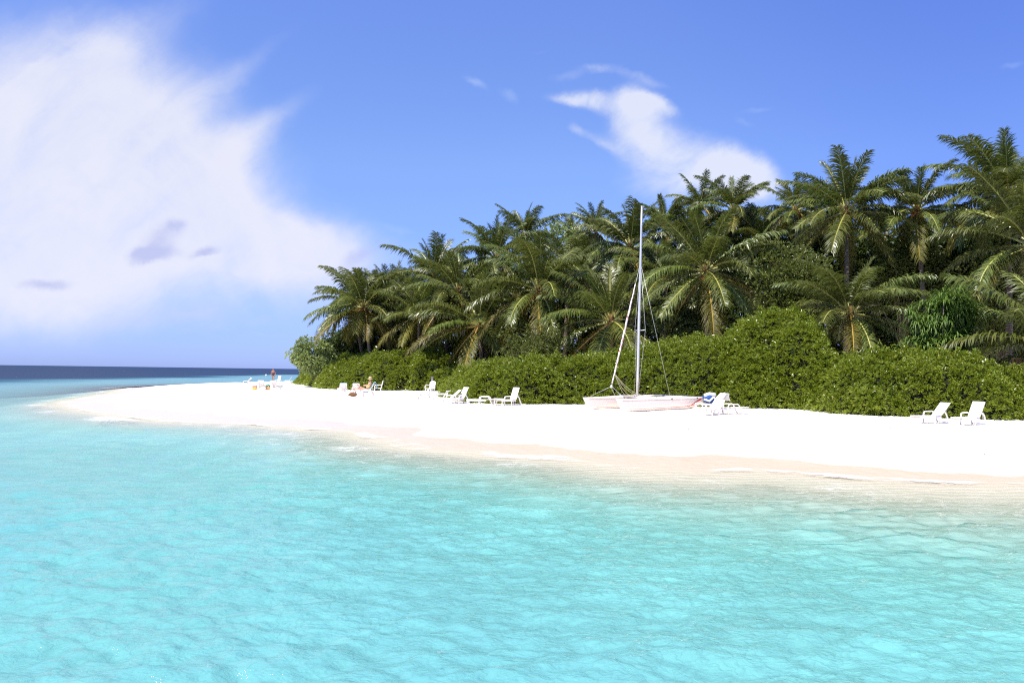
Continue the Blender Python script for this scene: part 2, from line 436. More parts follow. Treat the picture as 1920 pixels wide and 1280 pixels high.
wetc = t.mix(t.math('MULTIPLY', n3, .5), wetc, (.52, .44, .37, 1))
c = t.mix(wet, dry, wetc)
bed = t.smooth(t.math('ADD', pz_, t.math('MULTIPLY', t.math('SUBTRACT', n3, .5), .08)), -.07, .035, 1, 0)
bedc = t.mix(t.smooth(t.noise(pos, .45, 6, .6), .42, .62), (.52, .50, .41, 1), (.66, .64, .54, 1))
shal = t.mix(t.noise(pos, 1.1, 5, .6), (.42, .375, .265, 1), (.53, .475, .35, 1))
c = t.mix(bed, c, t.mix(t.smooth(pz_, -.55, -.12), bedc, shal))
dots = t.smooth(t.noise(pos, 26.0, 2, .5), .735, .76)
c = t.mix(t.math('MULTIPLY', dots, .4), c, (.35, .27, .2, 1))
hh = t.math('ADD', t.math('MULTIPLY', t.noise(pos, 3.2, 3, .6), 1.0), t.math('MULTIPLY', n2, .12))
ripn = t.node('ShaderNodeTexWave', wave_type='BANDS', bands_direction='Y'); t.put(ripn.inputs['Vector'], pos)
ripn.inputs['Scale'].default_value = .9; ripn.inputs['Distortion'].default_value = 6.0; ripn.inputs['Detail'].default_value = 3; ripn.inputs['Detail Scale'].default_value = 1.2
vor = t.node('ShaderNodeTexVoronoi', feature='DISTANCE_TO_EDGE'); vor.inputs['Scale'].default_value = 3.6
t.put(vor.inputs['Vector'], t.vmath('ADD', pos, t.vmath('SCALE', t.noise(pos, 1.6, 3, .6, 0, 1), scale=1.0)))
ridge = t.smooth(vor.outputs[0], 0.0, .16, 1, 0)
hh = t.math('ADD', hh, t.math('MULTIPLY', bed, t.math('ADD', t.math('MULTIPLY', ripn.outputs[1], .6), t.math('MULTIPLY', t.math('MULTIPLY', ridge, t.smooth(pz_, -1.0, -.35, 1, 0)), 5.0))))
principled(t, out, c, t.math('SUBTRACT', .95, t.math('MULTIPLY', wet, .45)), .3, 0, bump(t, hh, .5, .07))
M['sand'] = m
gm = np_mesh('beach', np.stack([gx, gy, gzv], 1), gf, M['sand'], True)
beach = tag(link('beach', gm), 'white coral sand beach running down under the lagoon', 'beach', kind='structure')

# sea sheet with real waves
def radial():
    r_ = [.02, 2.0, 3.0]; 
    while r_[-1] < 20000:
        r = r_[-1]; dr = r*r/2070*.8
        r_.append(r + min(max(dr, .035), r*.03 if r > 60 else max(.03*r, .05)))
    return np.array(r_)
rs = radial()
wx, wy, wf, na = polar(rs)
wr = np.hypot(wx, wy); wdepth = np.maximum(-height(wx, wy), -.6)
z = np.zeros_like(wx)
wrng = np.random.default_rng(5)
dr_l = np.maximum(wr*wr/2070*.8, .035)
patch = .30 + 1.35*fbm(wx*.15, wy*.22, 77, 4)
for i in range(54):
    lam = .14*(13.0**(i/53.0))
    th = R(100) + wrng.normal(0, R(40))            # travel direction: roughly towards the beach
    k = 2*math.pi/lam; ph = wrng.random()*6.28
    amp = .0078*lam*(1.0 if lam < .4 else (.4/lam)**.5)
    fade = sst(lam/dr_l, 2.2, 4.5)
    a = k*(wx*math.cos(th)+wy*math.sin(th))+ph + 1.5*np.sin(k*.29*(wx*math.sin(th)-wy*math.cos(th))+ph*2)
    z += amp*fade*(np.sin(a)+.25*np.sin(2*a+1.2))
z *= patch*sst(wdepth, -.05, .5)
# low swell running up on the sand
sdw = sdist(wx, wy)
z += .014*np.sin(2*math.pi*(sdw+(fbm(wx*.25, wy*.25, 61)-.5)*2.2)/2.6)*sst(sdw, -9, -2)*(1-sst(sdw, -.4, 1.0))
z += .012*(fbm(wx*.6, wy*.6, 63)-.47)
m, t, out = mat('lagoon_water')
at_ = t.node('ShaderNodeAttribute', attribute_name='depth'); D = at_.outputs['Fac']
pos = t.node('ShaderNodeNewGeometry').outputs['Position']
pxw, pyw, pzw = t.xyz(pos)
dd = t.math('ADD', D, pzw)
wn1 = t.noise(t.comb(t.math('MULTIPLY', pxw, 1.0), t.math('MULTIPLY', pyw, 1.6), 0), 2.6, 6, .62, .5)
wn2 = t.noise(t.comb(t.math('MULTIPLY', pxw, .10), t.math('MULTIPLY', pyw, .10), 0), 1.0, 6, .6, .3)
wn3 = t.noise(t.comb(t.math('MULTIPLY', pxw, .35), t.math('MULTIPLY', pyw, .5), 4), 1.0, 6, .65, .5)
dcol = t.math('ADD', D, t.math('MULTIPLY', t.math('SUBTRACT', wn2, .5), t.math('MULTIPLY', t.math('MINIMUM', D, 2.0), .6)))
fac = t.math('POWER', t.math('DIVIDE', t.math('MAXIMUM', dcol, 0.0), 15.0), .5, clamp=True)
body = t.ramp(fac, [(0.0, (.36, .345, .26, 1)), (.10, (.31, .39, .29, 1)), (.17, (.23, .435, .355, 1)), (.24, (.165, .435, .39, 1)), (.31, (.15, .415, .42, 1)), (.37, (.07, .29, .32, 1)),
                    (.46, (.025, .18, .20, 1)), (.62, (.012, .075, .12, 1)), (.85, (.008, .030, .072, 1)), (1.0, (.006, .023, .063, 1))])
opac = t.math('SUBTRACT', 1.0, t.math('POWER', 2.718, t.math('MULTIPLY', t.math('MAXIMUM', D, 0.0), -.68)))
wn4 = t.noise(t.comb(t.math('MULTIPLY', pxw, 1.0), t.math('MULTIPLY', pyw, 1.5), 9), 8.0, 4, .6, .6)
hgt = t.math('ADD', t.math('MULTIPLY', wn1, 1.0), t.math('ADD', t.math('MULTIPLY', wn4, .35), t.math('MULTIPLY', wn3, t.smooth(D, 1.4, 3.0, .3, 3.0))))
nb = bump(t, hgt, .55, .065)
dif = t.node('ShaderNodeBsdfDiffuse'); t.put(dif.inputs[0], body); t.put(dif.inputs['Normal'], nb)
tra = t.node('ShaderNodeBsdfTransparent'); t.put(tra.inputs[0], t.mix(t.smooth(D, 0, .8), (1, 1, 1, 1), (.57, .95, .95, 1)))
mx1 = t.node('ShaderNodeMixShader'); t.put(mx1.inputs[0], opac); t.l.new(tra.outputs[0], mx1.inputs[1]); t.l.new(dif.outputs[0], mx1.inputs[2])
fr = t.node('ShaderNodeFresnel'); fr.inputs[0].default_value = 1.33; t.put(fr.inputs['Normal'], nb)
glo = t.node('ShaderNodeBsdfGlossy'); glo.inputs['Roughness'].default_value = .06; t.put(glo.inputs['Normal'], nb)
frl = t.math('MULTIPLY', t.math('MINIMUM', t.math('MULTIPLY', fr.outputs[0], 1.0), t.smooth(D, 1.6, 8.0, .50, .17)), t.smooth(dd, .0, .30))
mx2 = t.node('ShaderNodeMixShader'); t.put(mx2.inputs[0], frl); t.l.new(mx1.outputs[0], mx2.inputs[1]); t.l.new(glo.outputs[0], mx2.inputs[2])
# foam: thin lace on the swash line, flecks of whitecaps far out
fo = t.node('ShaderNodeBsdfDiffuse'); fo.inputs[0].default_value = (.84, .84, .83, 1)
lace = t.noise(t.comb(pxw, t.math('MULTIPLY', pyw, 1.5), 2.0), 3.0, 7, .7, 1.5)
band1 = t.math('MULTIPLY', t.smooth(dd, .0, .012), t.smooth(dd, .03, .075, 1, 0))
gate1 = t.smooth(t.noise(pos, .33, 3), .46, .66)
band2 = t.math('MULTIPLY', t.smooth(dd, .10, .16), t.smooth(dd, .20, .34, 1, 0))
gate2 = t.math('MULTIPLY', t.smooth(t.noise(pos, .23, 3), .53, .68), t.smooth(lace, .45, .60))
caps = t.math('MULTIPLY', t.smooth(t.noise(t.comb(t.math('MULTIPLY', pxw, .16), t.math('MULTIPLY', pyw, .05), 7), 1.0, 6, .65), .705, .74), t.smooth(D, 5, 9))
foam = t.math('MAXIMUM', t.math('MULTIPLY', t.math('MULTIPLY', band1, gate1), t.smooth(lace, .35, .55)), t.math('MAXIMUM', t.math('MULTIPLY', t.math('MULTIPLY', band2, gate2), .8), caps))
mx3 = t.node('ShaderNodeMixShader'); t.put(mx3.inputs[0], foam); t.l.new(mx2.outputs[0], mx3.inputs[1]); t.l.new(fo.outputs[0], mx3.inputs[2])
t.l.new(mx3.outputs[0], out.inputs[0])
M['water'] = m
wm = np_mesh('sea', np.stack([wx, wy, z], 1), wf, M['water'], True)
ad = wm.attributes.new('depth', 'FLOAT', 'POINT'); ad.data.foreach_set('value', wdepth.astype(np.float32))
sea = tag(link('sea', wm), 'clear turquoise lagoon turning dark blue at the horizon', 'sea', kind='structure')

# ------------------------------------------------------------------ leaf helpers
def leaves(P, Dv, ln, wd, droop=.25, rng=RNG):
    """one folded leaf (two quads) per point: base P, direction Dv; returns verts, quads"""
    n = len(P); Dv = Dv/np.linalg.norm(Dv, axis=1, keepdims=True)
    rv = rng.normal(size=(n, 3)); S = np.cross(Dv, rv*.6+np.array([0, 0, 1.0])); S /= np.linalg.norm(S, axis=1, keepdims=True)+1e-9
    ln = ln*(.7+.6*rng.random(n))[:, None]; wd = wd*(.75+.5*rng.random(n))[:, None]
    mid = P + Dv*ln*.55; tip = P + Dv*ln + np.array([0, 0, -1.0])*ln*droop
    v = np.stack([P, mid+S*wd*.5, tip, mid-S*wd*.5], 1).reshape(-1, 3)
    return v, np.arange(4*n).reshape(-1, 4)
def rosettes(P, N, k, ln, wd, spread=1.0, rng=RNG):
    n = len(P); Pk = np.repeat(P, k, 0); Nk = np.repeat(N, k, 0)
    dv = rng.normal(size=(n*k, 3)); dv /= np.linalg.norm(dv, axis=1, keepdims=True)
    d = Nk + dv*spread
    return leaves(Pk + d*.02, d, ln, wd, .22, rng)

# ------------------------------------------------------------------ beach shrubs (low hedge of fleshy leaved bushes)
def interp(pts, q):
    a = np.array(pts, float); return np.interp(q, a[:, 0], a[:, 1])
def hedge(label, base, top, width, dens, seed, leaf=(.15, .055), extra=2.0, lump=.30, setback=0.0):
    """base: [(px,py)] front foot in the photo; top: [(px,py)] skyline of the shrub; built at its true distance"""
    rng = np.random.default_rng(seed)
    base = np.array([ground(*b) for b in base])
    pxs = np.array([b[0] for b in top], float)
    s = np.r_[0, np.cumsum(np.hypot(np.diff(base[:, 0]), np.diff(base[:, 1])))]
    def foot(u):
        return np.stack([np.interp(u, s, base[:, i]) for i in range(3)], -1)
    def H(x, y):     # skyline height at the direction of a ground point
        dvec = np.stack([x, y, np.zeros_like(x)], -1)
        # photograph column of that direction on the horizon
        a = dvec @ np.array(rgt); c_ = dvec @ np.array(fwd)
        px = 960 + FPX*a/c_
        py = interp(top, px)
        hor = 696.6 + .01316*(px-960)
        return CAM_Z + (hor-py)/FPX*y
    def surf(u, v):  # v 0 foot .. 1 crest .. >1 plateau
        f = foot(u); e = 1.8
        f2 = foot(np.minimum(u+e, s[-1])); f1 = foot(np.maximum(u-e, 0)); tg = f2-f1
        nx, ny = -tg[:, 1], tg[:, 0]; l = np.hypot(nx, ny)+1e-9; nx, ny = nx/l, ny/l
        sg = np.where(ny < 0, -1, 1); nx, ny = nx*sg, ny*sg
        # smooth the inward direction towards straight away from the sea
        nx, ny = nx*.5+.0, ny*.5+.5; l = np.hypot(nx, ny); nx, ny = nx/l, ny/l
        b = v*width
        y_off = (fbm(u*.55, u*0+seed, seed+3, 3)-.47)*1.5*np.clip(1-v, 0, 1)
        x = f[:, 0]+nx*b; y = f[:, 1]+ny*b+y_off
        z0 = f[:, 2]; zt = H(x, y)
        prof = np.where(v < 1, np.clip(1-(1-np.minimum(v, 1))**2.0, 0, 1)**.72, 1.0)
        lumps = (fbm(x*.75, (y+u*.3)*.75, seed, 3)-.47)*lump*5.5 + (fbm(x*2.3, (y+v)*2.3, seed+9, 2)-.4)*lump*1.9
        ue = np.minimum(u, s[-1]-u); er = np.sqrt(np.clip(1-(1-np.minimum(ue/1.1, 1))**2, .004, 1))
        zz = z0 + np.maximum(zt-z0, .25)*prof*er + lumps*er*np.minimum(1, v*2.0+.25) - np.where(v > 1, (v-1)**2*.3, 0)
        y = y - lumps*.5*(1-np.clip(v, 0, 1))
        return np.stack([x, y, zz], -1)
    def pt(u, v): return surf(u, v)
    L = s[-1]; vmax = 1+extra/width
    n = int(L*(width+extra)*dens*9*.95)
    u = rng.random(n)*L; v = rng.random(n)*vmax
    P = pt(u, v); e = .03
    du = (pt(np.minimum(u+e, L), v)-pt(np.maximum(u-e, 0), v))/((np.minimum(u+e, L)-np.maximum(u-e, 0))[:, None])
    dv = (pt(u, v+e)-pt(u, np.maximum(v-e, 0)))/((v+e-np.maximum(v-e, 0))[:, None]*width)
    N = np.cross(du, dv); keep = rng.random(n) < np.linalg.norm(N, axis=1)/9*np.where(v > 1.1, .55, 1.0)
    u, v, P, N = u[keep], v[keep], P[keep], N[keep]; n = len(u)
    N /= np.linalg.norm(N, axis=1, keepdims=True)+1e-9
    N = np.where((N[:, 2] < -.05)[:, None], -N, N)
    N = np.where((N[:, 1] > .55)[:, None], -N, N)
    dep = (rng.random(n)**1.3)*.55 - .22*(rng.random(n) < .14)*rng.random(n)
    P = P - N*dep[:, None] + rng.normal(0, .03, (n, 3))
    gzz = np.interp(u, s, base[:, 2]); P[:, 2] = np.maximum(P[:, 2], gzz+.05)
    vv, ff = rosettes(P, N*.9+np.array([0, -.1, .35]), 9, leaf[0], leaf[1], .95, rng)
    # sheet standing for the inner twigs, blackened as shade in the leaf gaps
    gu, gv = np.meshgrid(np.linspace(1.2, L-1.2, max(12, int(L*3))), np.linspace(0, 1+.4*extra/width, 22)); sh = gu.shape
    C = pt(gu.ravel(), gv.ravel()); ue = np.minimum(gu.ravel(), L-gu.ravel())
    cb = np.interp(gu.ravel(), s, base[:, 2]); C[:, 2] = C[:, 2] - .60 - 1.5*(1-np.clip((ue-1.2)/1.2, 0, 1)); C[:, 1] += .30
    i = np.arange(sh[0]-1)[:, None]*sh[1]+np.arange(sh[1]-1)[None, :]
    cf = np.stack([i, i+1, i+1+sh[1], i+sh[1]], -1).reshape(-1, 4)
    o = thing('beach_shrub', label, 'shrub', tuple(base[len(base)//2]), 0, 'shrubs along the top of the beach')
    off = np.array(o.location)
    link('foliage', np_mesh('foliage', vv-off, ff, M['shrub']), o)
    link('branches_or_shade_core', np_mesh('branches_or_shade_core', C-off, cf, M['shrub_core'], True), o)
    return o
hedge('low glossy green shrub at the far left end of the beach, behind the sunbathers',
      [(546, 719), (572, 722), (600, 729), (650, 731), (700, 732), (760, 732), (815, 733), (870, 740)],
      [(530, 716), (545, 700), (560, 688), (580, 676), (620, 670), (660, 668), (700, 664), (740, 660), (785, 650), (830, 668), (870, 690), (900, 700)], 4.5, 46, 41, (.20, .06), 3.0, .32)
hedge('long low green shrub rising behind the beached catamaran',
      [(816, 743), (850, 751), (880, 756), (940, 758), (1000, 758), (1100, 758), (1200, 760), (1300, 763), (1400, 766), (1500, 768)],
      [(800, 735), (820, 722), (850, 706), (880, 693), (920, 682), (960, 675), (1010, 674), (1100, 668), (1160, 662), (1200, 652), (1250, 642), (1300, 636), (1360, 640), (1400, 645), (1460, 655), (1520, 680), (1560, 720)], 4.0, 60, 43, (.19, .052), 3.0, .32)
hedge('tall rounded green shrub standing up behind the catamaran stern, against the low palm',
      [(1330, 763), (1400, 764), (1450, 765), (1500, 767), (1578, 771)],
      [(1310, 690), (1335, 662), (1365, 624), (1395, 602), (1430, 592), (1460, 588), (1495, 585), (1522, 594), (1545, 625), (1562, 665), (1580, 720)], 4.6, 60, 47, (.19, .052), 1.6, .32)
hedge('broad green shrub at the right end of the beach behind the pair of white loungers',
      [(1488, 766), (1530, 772), (1580, 777), (1650, 780), (1720, 782), (1790, 784), (1860, 787), (1930, 789), (1990, 791), (2100, 794), (2230, 797)],
      [(1480, 752), (1495, 725), (1520, 703), (1560, 682), (1600, 670), (1650, 660), (1700, 656), (1760, 660), (1800, 668), (1850, 682), (1900, 694), (1960, 700), (2010, 702), (2100, 702), (2180, 712), (2240, 745)], 3.8, 74, 53, (.18, .05), 2.6, .30)

# ------------------------------------------------------------------ coconut palms
LIBL = 4.6
def frond_mesh(elev, droop, seed, kind):
    rng = random.Random(seed); b = MB(); n = 18
    pts = []; p = Vector((0, 0, 0)); side = rng.uniform(-.10, .10)
    for i in range(n+1):
        t_ = i/n; phi = elev - droop*t_**1.35
        pts.append(p.copy()); d = Vector((math.cos(phi), side*t_*1.5, math.sin(phi))).normalized(); p = p + d*(LIBL/n)
    def P(t_):
        x = t_*n; i = min(int(x), n-1); return pts[i].lerp(pts[i+1], x-i)
    def T(t_):
        i = min(int(t_*n), n-1); return (pts[i+1]-pts[i]).normalized()
    b.tube(pts, [.066*(1-i/n)**.8+.009 for i in range(n+1)], 5, 1, False, .7)
    K = 90
    twist = rng.uniform(-.35, .35)
    for k in range(K):
        for sg in (-1, 1):
            t_ = .15+.85*(k+rng.random()*.9)/K
            u = (t_-.15)/.85
            up = max(0.0, min(1.0, (math.degrees(elev)-45)/35))
            ll = LIBL*(.205-.035*up)*(.25+.95*math.sin(math.pi*(.10+.80*u))**.8)*rng.uniform(.72, 1.15)
            tg = T(t_); S = Vector((0, 0, 1)).cross(tg)
            if S.length < .15: S = Vector((0, 1, 0))
            S.normalize(); S = (S + Vector((0, 1, 0))*.4).normalized(); N = tg.cross(S)
            S2 = S*math.cos(twist*u)+N*math.sin(twist*u)
            d = (S2*sg*(.95-.25*up) + tg*(.45+.55*u+.45*up) + N*.28 + Vector((rng.gauss(0, .15), rng.gauss(0, .15), rng.gauss(0, .15)))).normalized()
            q = P(t_); w0 = .033*(1.1-.3*u); gr = rng.uniform(.48, .85)*(1.15 if kind else 1.0)*(1-.45*up)
            ring = []; seg = 3
            for j in range(seg+1):
                wv = tg*(w0*(1.0, 1.25, .85, .06)[j])
                ring += [q-wv, q+wv]
                d = (d + Vector((0, 0, -gr))).normalized() if j else d
                q = q + d*(ll/seg)
            b.add(ring, [(2*j, 2*j+1, 2*j+3, 2*j+2) for j in range(seg)], 0)
    mm = [(M['frond'], M['rachis']), (M['frond_old'], M['rachis_old']), (M['frond_dead'], M['rachis_old'])][kind]
    return b.mesh('frond', list(mm), False)
ELEV = [86, 74, 62, 50, 38, 24, 10, -6, -22, -40]
DROOP = [20, 30, 40, 47, 52, 55, 54, 50, 42, 34]
LIB = {}
def frond(bin_, var, kind):
    key = (bin_, var, kind)
    if key not in LIB: LIB[key] = frond_mesh(R(ELEV[bin_]), R(DROOP[bin_]+(-6, 8)[var]), bin_*31+var*7+kind*3+1, kind)
    return LIB[key]
def palm(cx, cy, half, depth, label, base=None, nf=26, nuts=False, group='coconut palms of the beach grove', seed=0, old=.12, squash=0.0, bdepth=None):
    rng = random.Random(seed*97+5)
    nf = int(nf*1.15)
    C = at(cx, cy, depth)
    if base is None: base = (cx+rng.uniform(-14, 14), None)
    bd = bdepth or depth+rng.uniform(-1.0, .6)
    bx = at(base[0], 640, bd); by = bx.y; gx_ = bx.x; g = gz(gx_, by)
    o = thing('coconut_palm', label, 'palm', (gx_, by, g), 0, group)
    top = C - o.location
    Lf = half*depth/FPX*1.22; sc = Lf/LIBL
    # trunk
    tb = MB(); pts = []; n = 12
    for i in range(n+1):
        t_ = i/n; c_ = Vector((top.x*(t_**.7), top.y*(t_**.8), top.z*t_)); pts.append(c_)
    pts[0].z -= .3
    rad = [(.21-.10*(i/n)+(.10 if i == 0 else .04 if i == 1 else 0))*(.8+.25*sc) for i in range(n+1)]
    tb.tube(pts, rad, 10); tb.build('trunk', M['trunk'], o, True)
    fb = MB(); fb.ball(top+Vector((0, 0, -.05)), .26*sc, 0, 10, 7, (1, 1, 1.7))
    fb.build('crown_heart', M['fibre'], o, True)
    if nuts:
        nb_ = MB()
        for i in range(nuts):
            a = i*2.4+rng.random(); q = top+Vector((math.cos(a)*.34, math.sin(a)*.34-.12, -.25-.26*rng.random()))*sc
            nb_.ball(q, .13*sc*rng.uniform(.85, 1.15), 0, 8, 6, (1, 1, 1.2))
        tag(nb_.build('coconuts', M['nut'], o, True), 'bunch of orange brown coconuts')
    a0 = rng.random()*6.28
    for i in range(nf):
        f = (i+.4)/nf
        el_ = 84-124*f**1.05 + rng.uniform(-7, 7)
        bin_ = min(range(len(ELEV)), key=lambda q: abs(ELEV[q]-el_))
        kind = 0
        if f > 1-old: kind = 1
        if f > .97 and rng.random() < .16: kind = 2
        az = a0 + i*2.39996 + rng.uniform(-.25, .25)
        fo_ = link('frond', frond(bin_, rng.randrange(2), kind), o)
        fo_.location = top + Vector((math.cos(az)*.10, math.sin(az)*.10, .06-.25*f))*sc
        fo_.rotation_euler = (rng.uniform(-.25, .25), rng.uniform(-.10, .10), az)
        s_ = sc*rng.uniform(.86, 1.08)*(.70 if el_ > 72 else .86 if el_ > 60 else 1.0)
        fo_.scale = (s_, s_, s_)
    return o
G = 'coconut palms of the beach grove'
PALMS = [
 # cx, cy, half width, depth, label, base px, fronds, nuts
 (682, 575, 86, 75, 'leftmost coconut palm of the grove, leaning trunk and orange coconuts over the low shrub', (712, None), 28, 9),
 (664, 566, 74, 79, 'slim coconut palm with a leaning trunk close behind the leftmost palm', (698, None), 20, 0),
 (736, 562, 78, 82, 'coconut palm with upright fronds standing just right of the leftmost palm', None, 24, 0),
 (786, 590, 80, 72, 'coconut palm with hanging yellowed fronds and straight thin trunk, left in the grove', (787, None), 24, 5),
 (812, 518, 88, 77, 'tall coconut palm whose crown tops the left slope of the grove', None, 26, 0),
 (898, 608, 112, 66, 'low coconut palm with tall upright centre fronds above the left end of the long shrub', (911, None), 26, 0),
 (860, 545, 92, 69, 'coconut palm behind the low one, its trunk leaning out beside it', (893, None), 24, 0),
 (930, 482, 84, 74, 'tall coconut palm with stiff upright fronds, first high peak of the skyline', None, 24, 0),
 (986, 442, 66, 82, 'coconut palm with ragged fronds behind the first high peak of the skyline', None, 20, 0),
 (1012, 543, 116, 62, 'wide coconut palm with reddish coconuts and drooping fronds left of the furled sail', (1016, None), 28, 10),
 (1146, 600, 118, 58, 'low wide coconut palm directly behind the furled sail', (1150, None), 26, 0),
 (1182, 462, 92, 66, 'tall coconut palm rising just left of the mast top', None, 26, 4),
 (1117, 430, 56, 80, 'small coconut palm crown showing between the mast top and the pale leaved tree', None, 20, 0),
 (1072, 436, 40, 92, 'tiny far coconut palm crown peeping over the pale leaved tree', None, 18, 0),
 (1248, 425, 72, 73, 'coconut palm crown just right of the mast top on the skyline', None, 22, 0),
 (1324, 506, 122, 53, 'large star shaped coconut palm with yellow ribs in the middle right of the mast', (1330, None), 30, 6),
 (1312, 386, 62, 76, 'slender coconut palm standing highest above the large star shaped palm', None, 22, 0),
 (1376, 392, 74, 68, 'coconut palm with a frond thrown far out to the right, beside the gap of sky', None, 24, 0),
 (1492, 392, 68, 62, 'coconut palm with orange nuts at the right of the gap of sky', None, 24, 10),
 (1588, 394, 108, 55, 'big dense coconut palm with a high round crown on the right skyline', None, 30, 0),
 (1594, 585, 118, 46, 'low coconut palm with fronds hanging down to the shrub, right of the tall rounded shrub', (1600, None), 28, 0),
 (1719, 392, 92, 54, 'coconut palm with a bare leaning dark trunk and yellow hanging fronds near the right edge', (1754, None), 26, 12),
 (1890, 364, 130, 50, 'tallest coconut palm, cut by the top right of the grove', None, 30, 0),
 (1934, 458, 150, 45, 'coconut palm at the right edge with long fronds reaching left under the tallest palm', (1950, None), 26, 0),
 (1990, 648, 180, 39, 'low coconut palm at the right edge with browned fronds sweeping over the wooden fence', (2000, None), 24, 0),
]
for i, (cx, cy, hw, dep, lab, bs, nf, nu) in enumerate(PALMS):
    palm(cx, cy, hw, dep, lab, bs, nf, nu, G, i+1, .26 if i in (0, 3, 5, 24) else .12)
for i, (cx, cy, hw, dep) in enumerate([(962, 570, 84, 74), (1066, 505, 84, 70), (1250, 520, 92, 63), (1432, 455, 76, 66), (1660, 445, 84, 62), (1822, 470, 84, 60),
                                       (762, 545, 60, 88), (1540, 440, 76, 66), (840, 580, 84, 76), (1180, 560, 80, 70), (1400, 470, 76, 72), (700, 560, 64, 84), (1760, 440, 70, 66), (1100, 512, 76, 76), (1290, 440, 70, 72), (1352, 455, 74, 70), (1622, 505, 80, 62), (1485, 450, 72, 70), (905, 525, 78, 78), (1862, 430, 84, 60)]):
    palm(cx, cy, hw, dep, 'coconut palm half hidden among the crowns inside the grove', None, 22, 0, 'palms half hidden inside the grove', 60+i)

# ------------------------------------------------------------------ broadleaf trees, screw pine, undergrowth
def leafy(name, label, cat, cx, cy, hw, hh, depth, mat_, seed, leaf=(.16, .075), clumps=34, per=70, k=7, group=None):
    rng = np.random.default_rng(seed); C = np.array(at(cx, cy, depth)); rx = hw*depth/FPX; rzz = hh*depth/FPX
    o = thing(name, label, cat, (C[0], C[1], gz(C[0], C[1])), 0, group); off = np.array(o.location)
    V_, F_, nv = [], [], 0; cl = []
    for i in range(clumps):
        d = rng.normal(size=3); d /= np.linalg.norm(d); d[1] = -abs(d[1]) if rng.random() < .6 else d[1]
        rr = .35+.6*rng.random()**.6
        c_ = C + d*np.array([rx, rx*.8, rzz])*rr
        cr = (.30+.24*rng.random())*min(rx, rzz)*.9; cl.append(c_)
        n = per; dd = rng.normal(size=(n, 3)); dd /= np.linalg.norm(dd, axis=1, keepdims=True)
        P = c_ + dd*np.array([1.15, 1, .85])*cr*(.55+.5*rng.random((n, 1)))
        v, f = rosettes(P, dd+np.array([0, 0, .5]), k, leaf[0], leaf[1], .9, rng)
        V_.append(v); F_.append(f+nv); nv += len(v)
    v = np.concatenate(V_)-off; f = np.concatenate(F_)
    link('foliage', np_mesh('foliage', v, f, mat_), o)
    b = MB(); h = C[2]-off[2]
    b.tube([(0, 0, -.2), (.1, .05, h*.45), (0, 0, h)], [.16, .11, .05], 8)
    for c_ in cl[:14]:
        q = c_-off; b.tube([(.06, .03, h*.4), tuple(q*np.array([.5, .5, .75])), tuple(q)], [.07, .045, .015], 5)
    b.build('trunk', M['trunk'], o, True)
    return o
leafy('beach_tree', 'pale silvery leaved bush at the far left end of the grove, over the low shrub', 'bush', 590, 668, 40, 33, 77, M['pale'], 1, (.22, .10), 34, 60, 7)
leafy('broadleaf_tree', 'bushy light green tree between the star shaped palm and the big dense palm', 'tree', 1482, 530, 80, 84, 52, M['bush'], 2, (.17, .075), 60, 80, 6)
leafy('broadleaf_tree', 'light green tree under the bare trunked palm near the right edge', 'tree', 1690, 515, 74, 66, 57, M['bush'], 3, (.18, .09), 44, 75, 6)
leafy('broadleaf_tree', 'pale leaved tree top behind the right hand palms, beside the bare palm trunk', 'tree', 1792, 482, 52, 36, 62, M['pale'], 4, (.2, .09), 30, 60, 6)
leafy('broadleaf_tree', 'pale leaved tree top on the skyline left of the mast', 'tree', 1066, 462, 74, 42, 86, M['pale'], 5, (.25, .12), 34, 60, 6)
leafy('broadleaf_tree', 'green tree in the shade behind the low palm at the right edge', 'tree', 1868, 560, 86, 100, 52, M['bush'], 6, (.17, .075), 54, 75, 6)
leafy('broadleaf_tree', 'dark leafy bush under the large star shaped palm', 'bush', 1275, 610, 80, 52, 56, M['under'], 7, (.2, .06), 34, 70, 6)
leafy('broadleaf_tree', 'green bush behind the shrub below the wide palm with reddish coconuts', 'bush', 1010, 645, 70, 36, 58, M['bush'], 8, (.16, .07), 30, 60, 6)

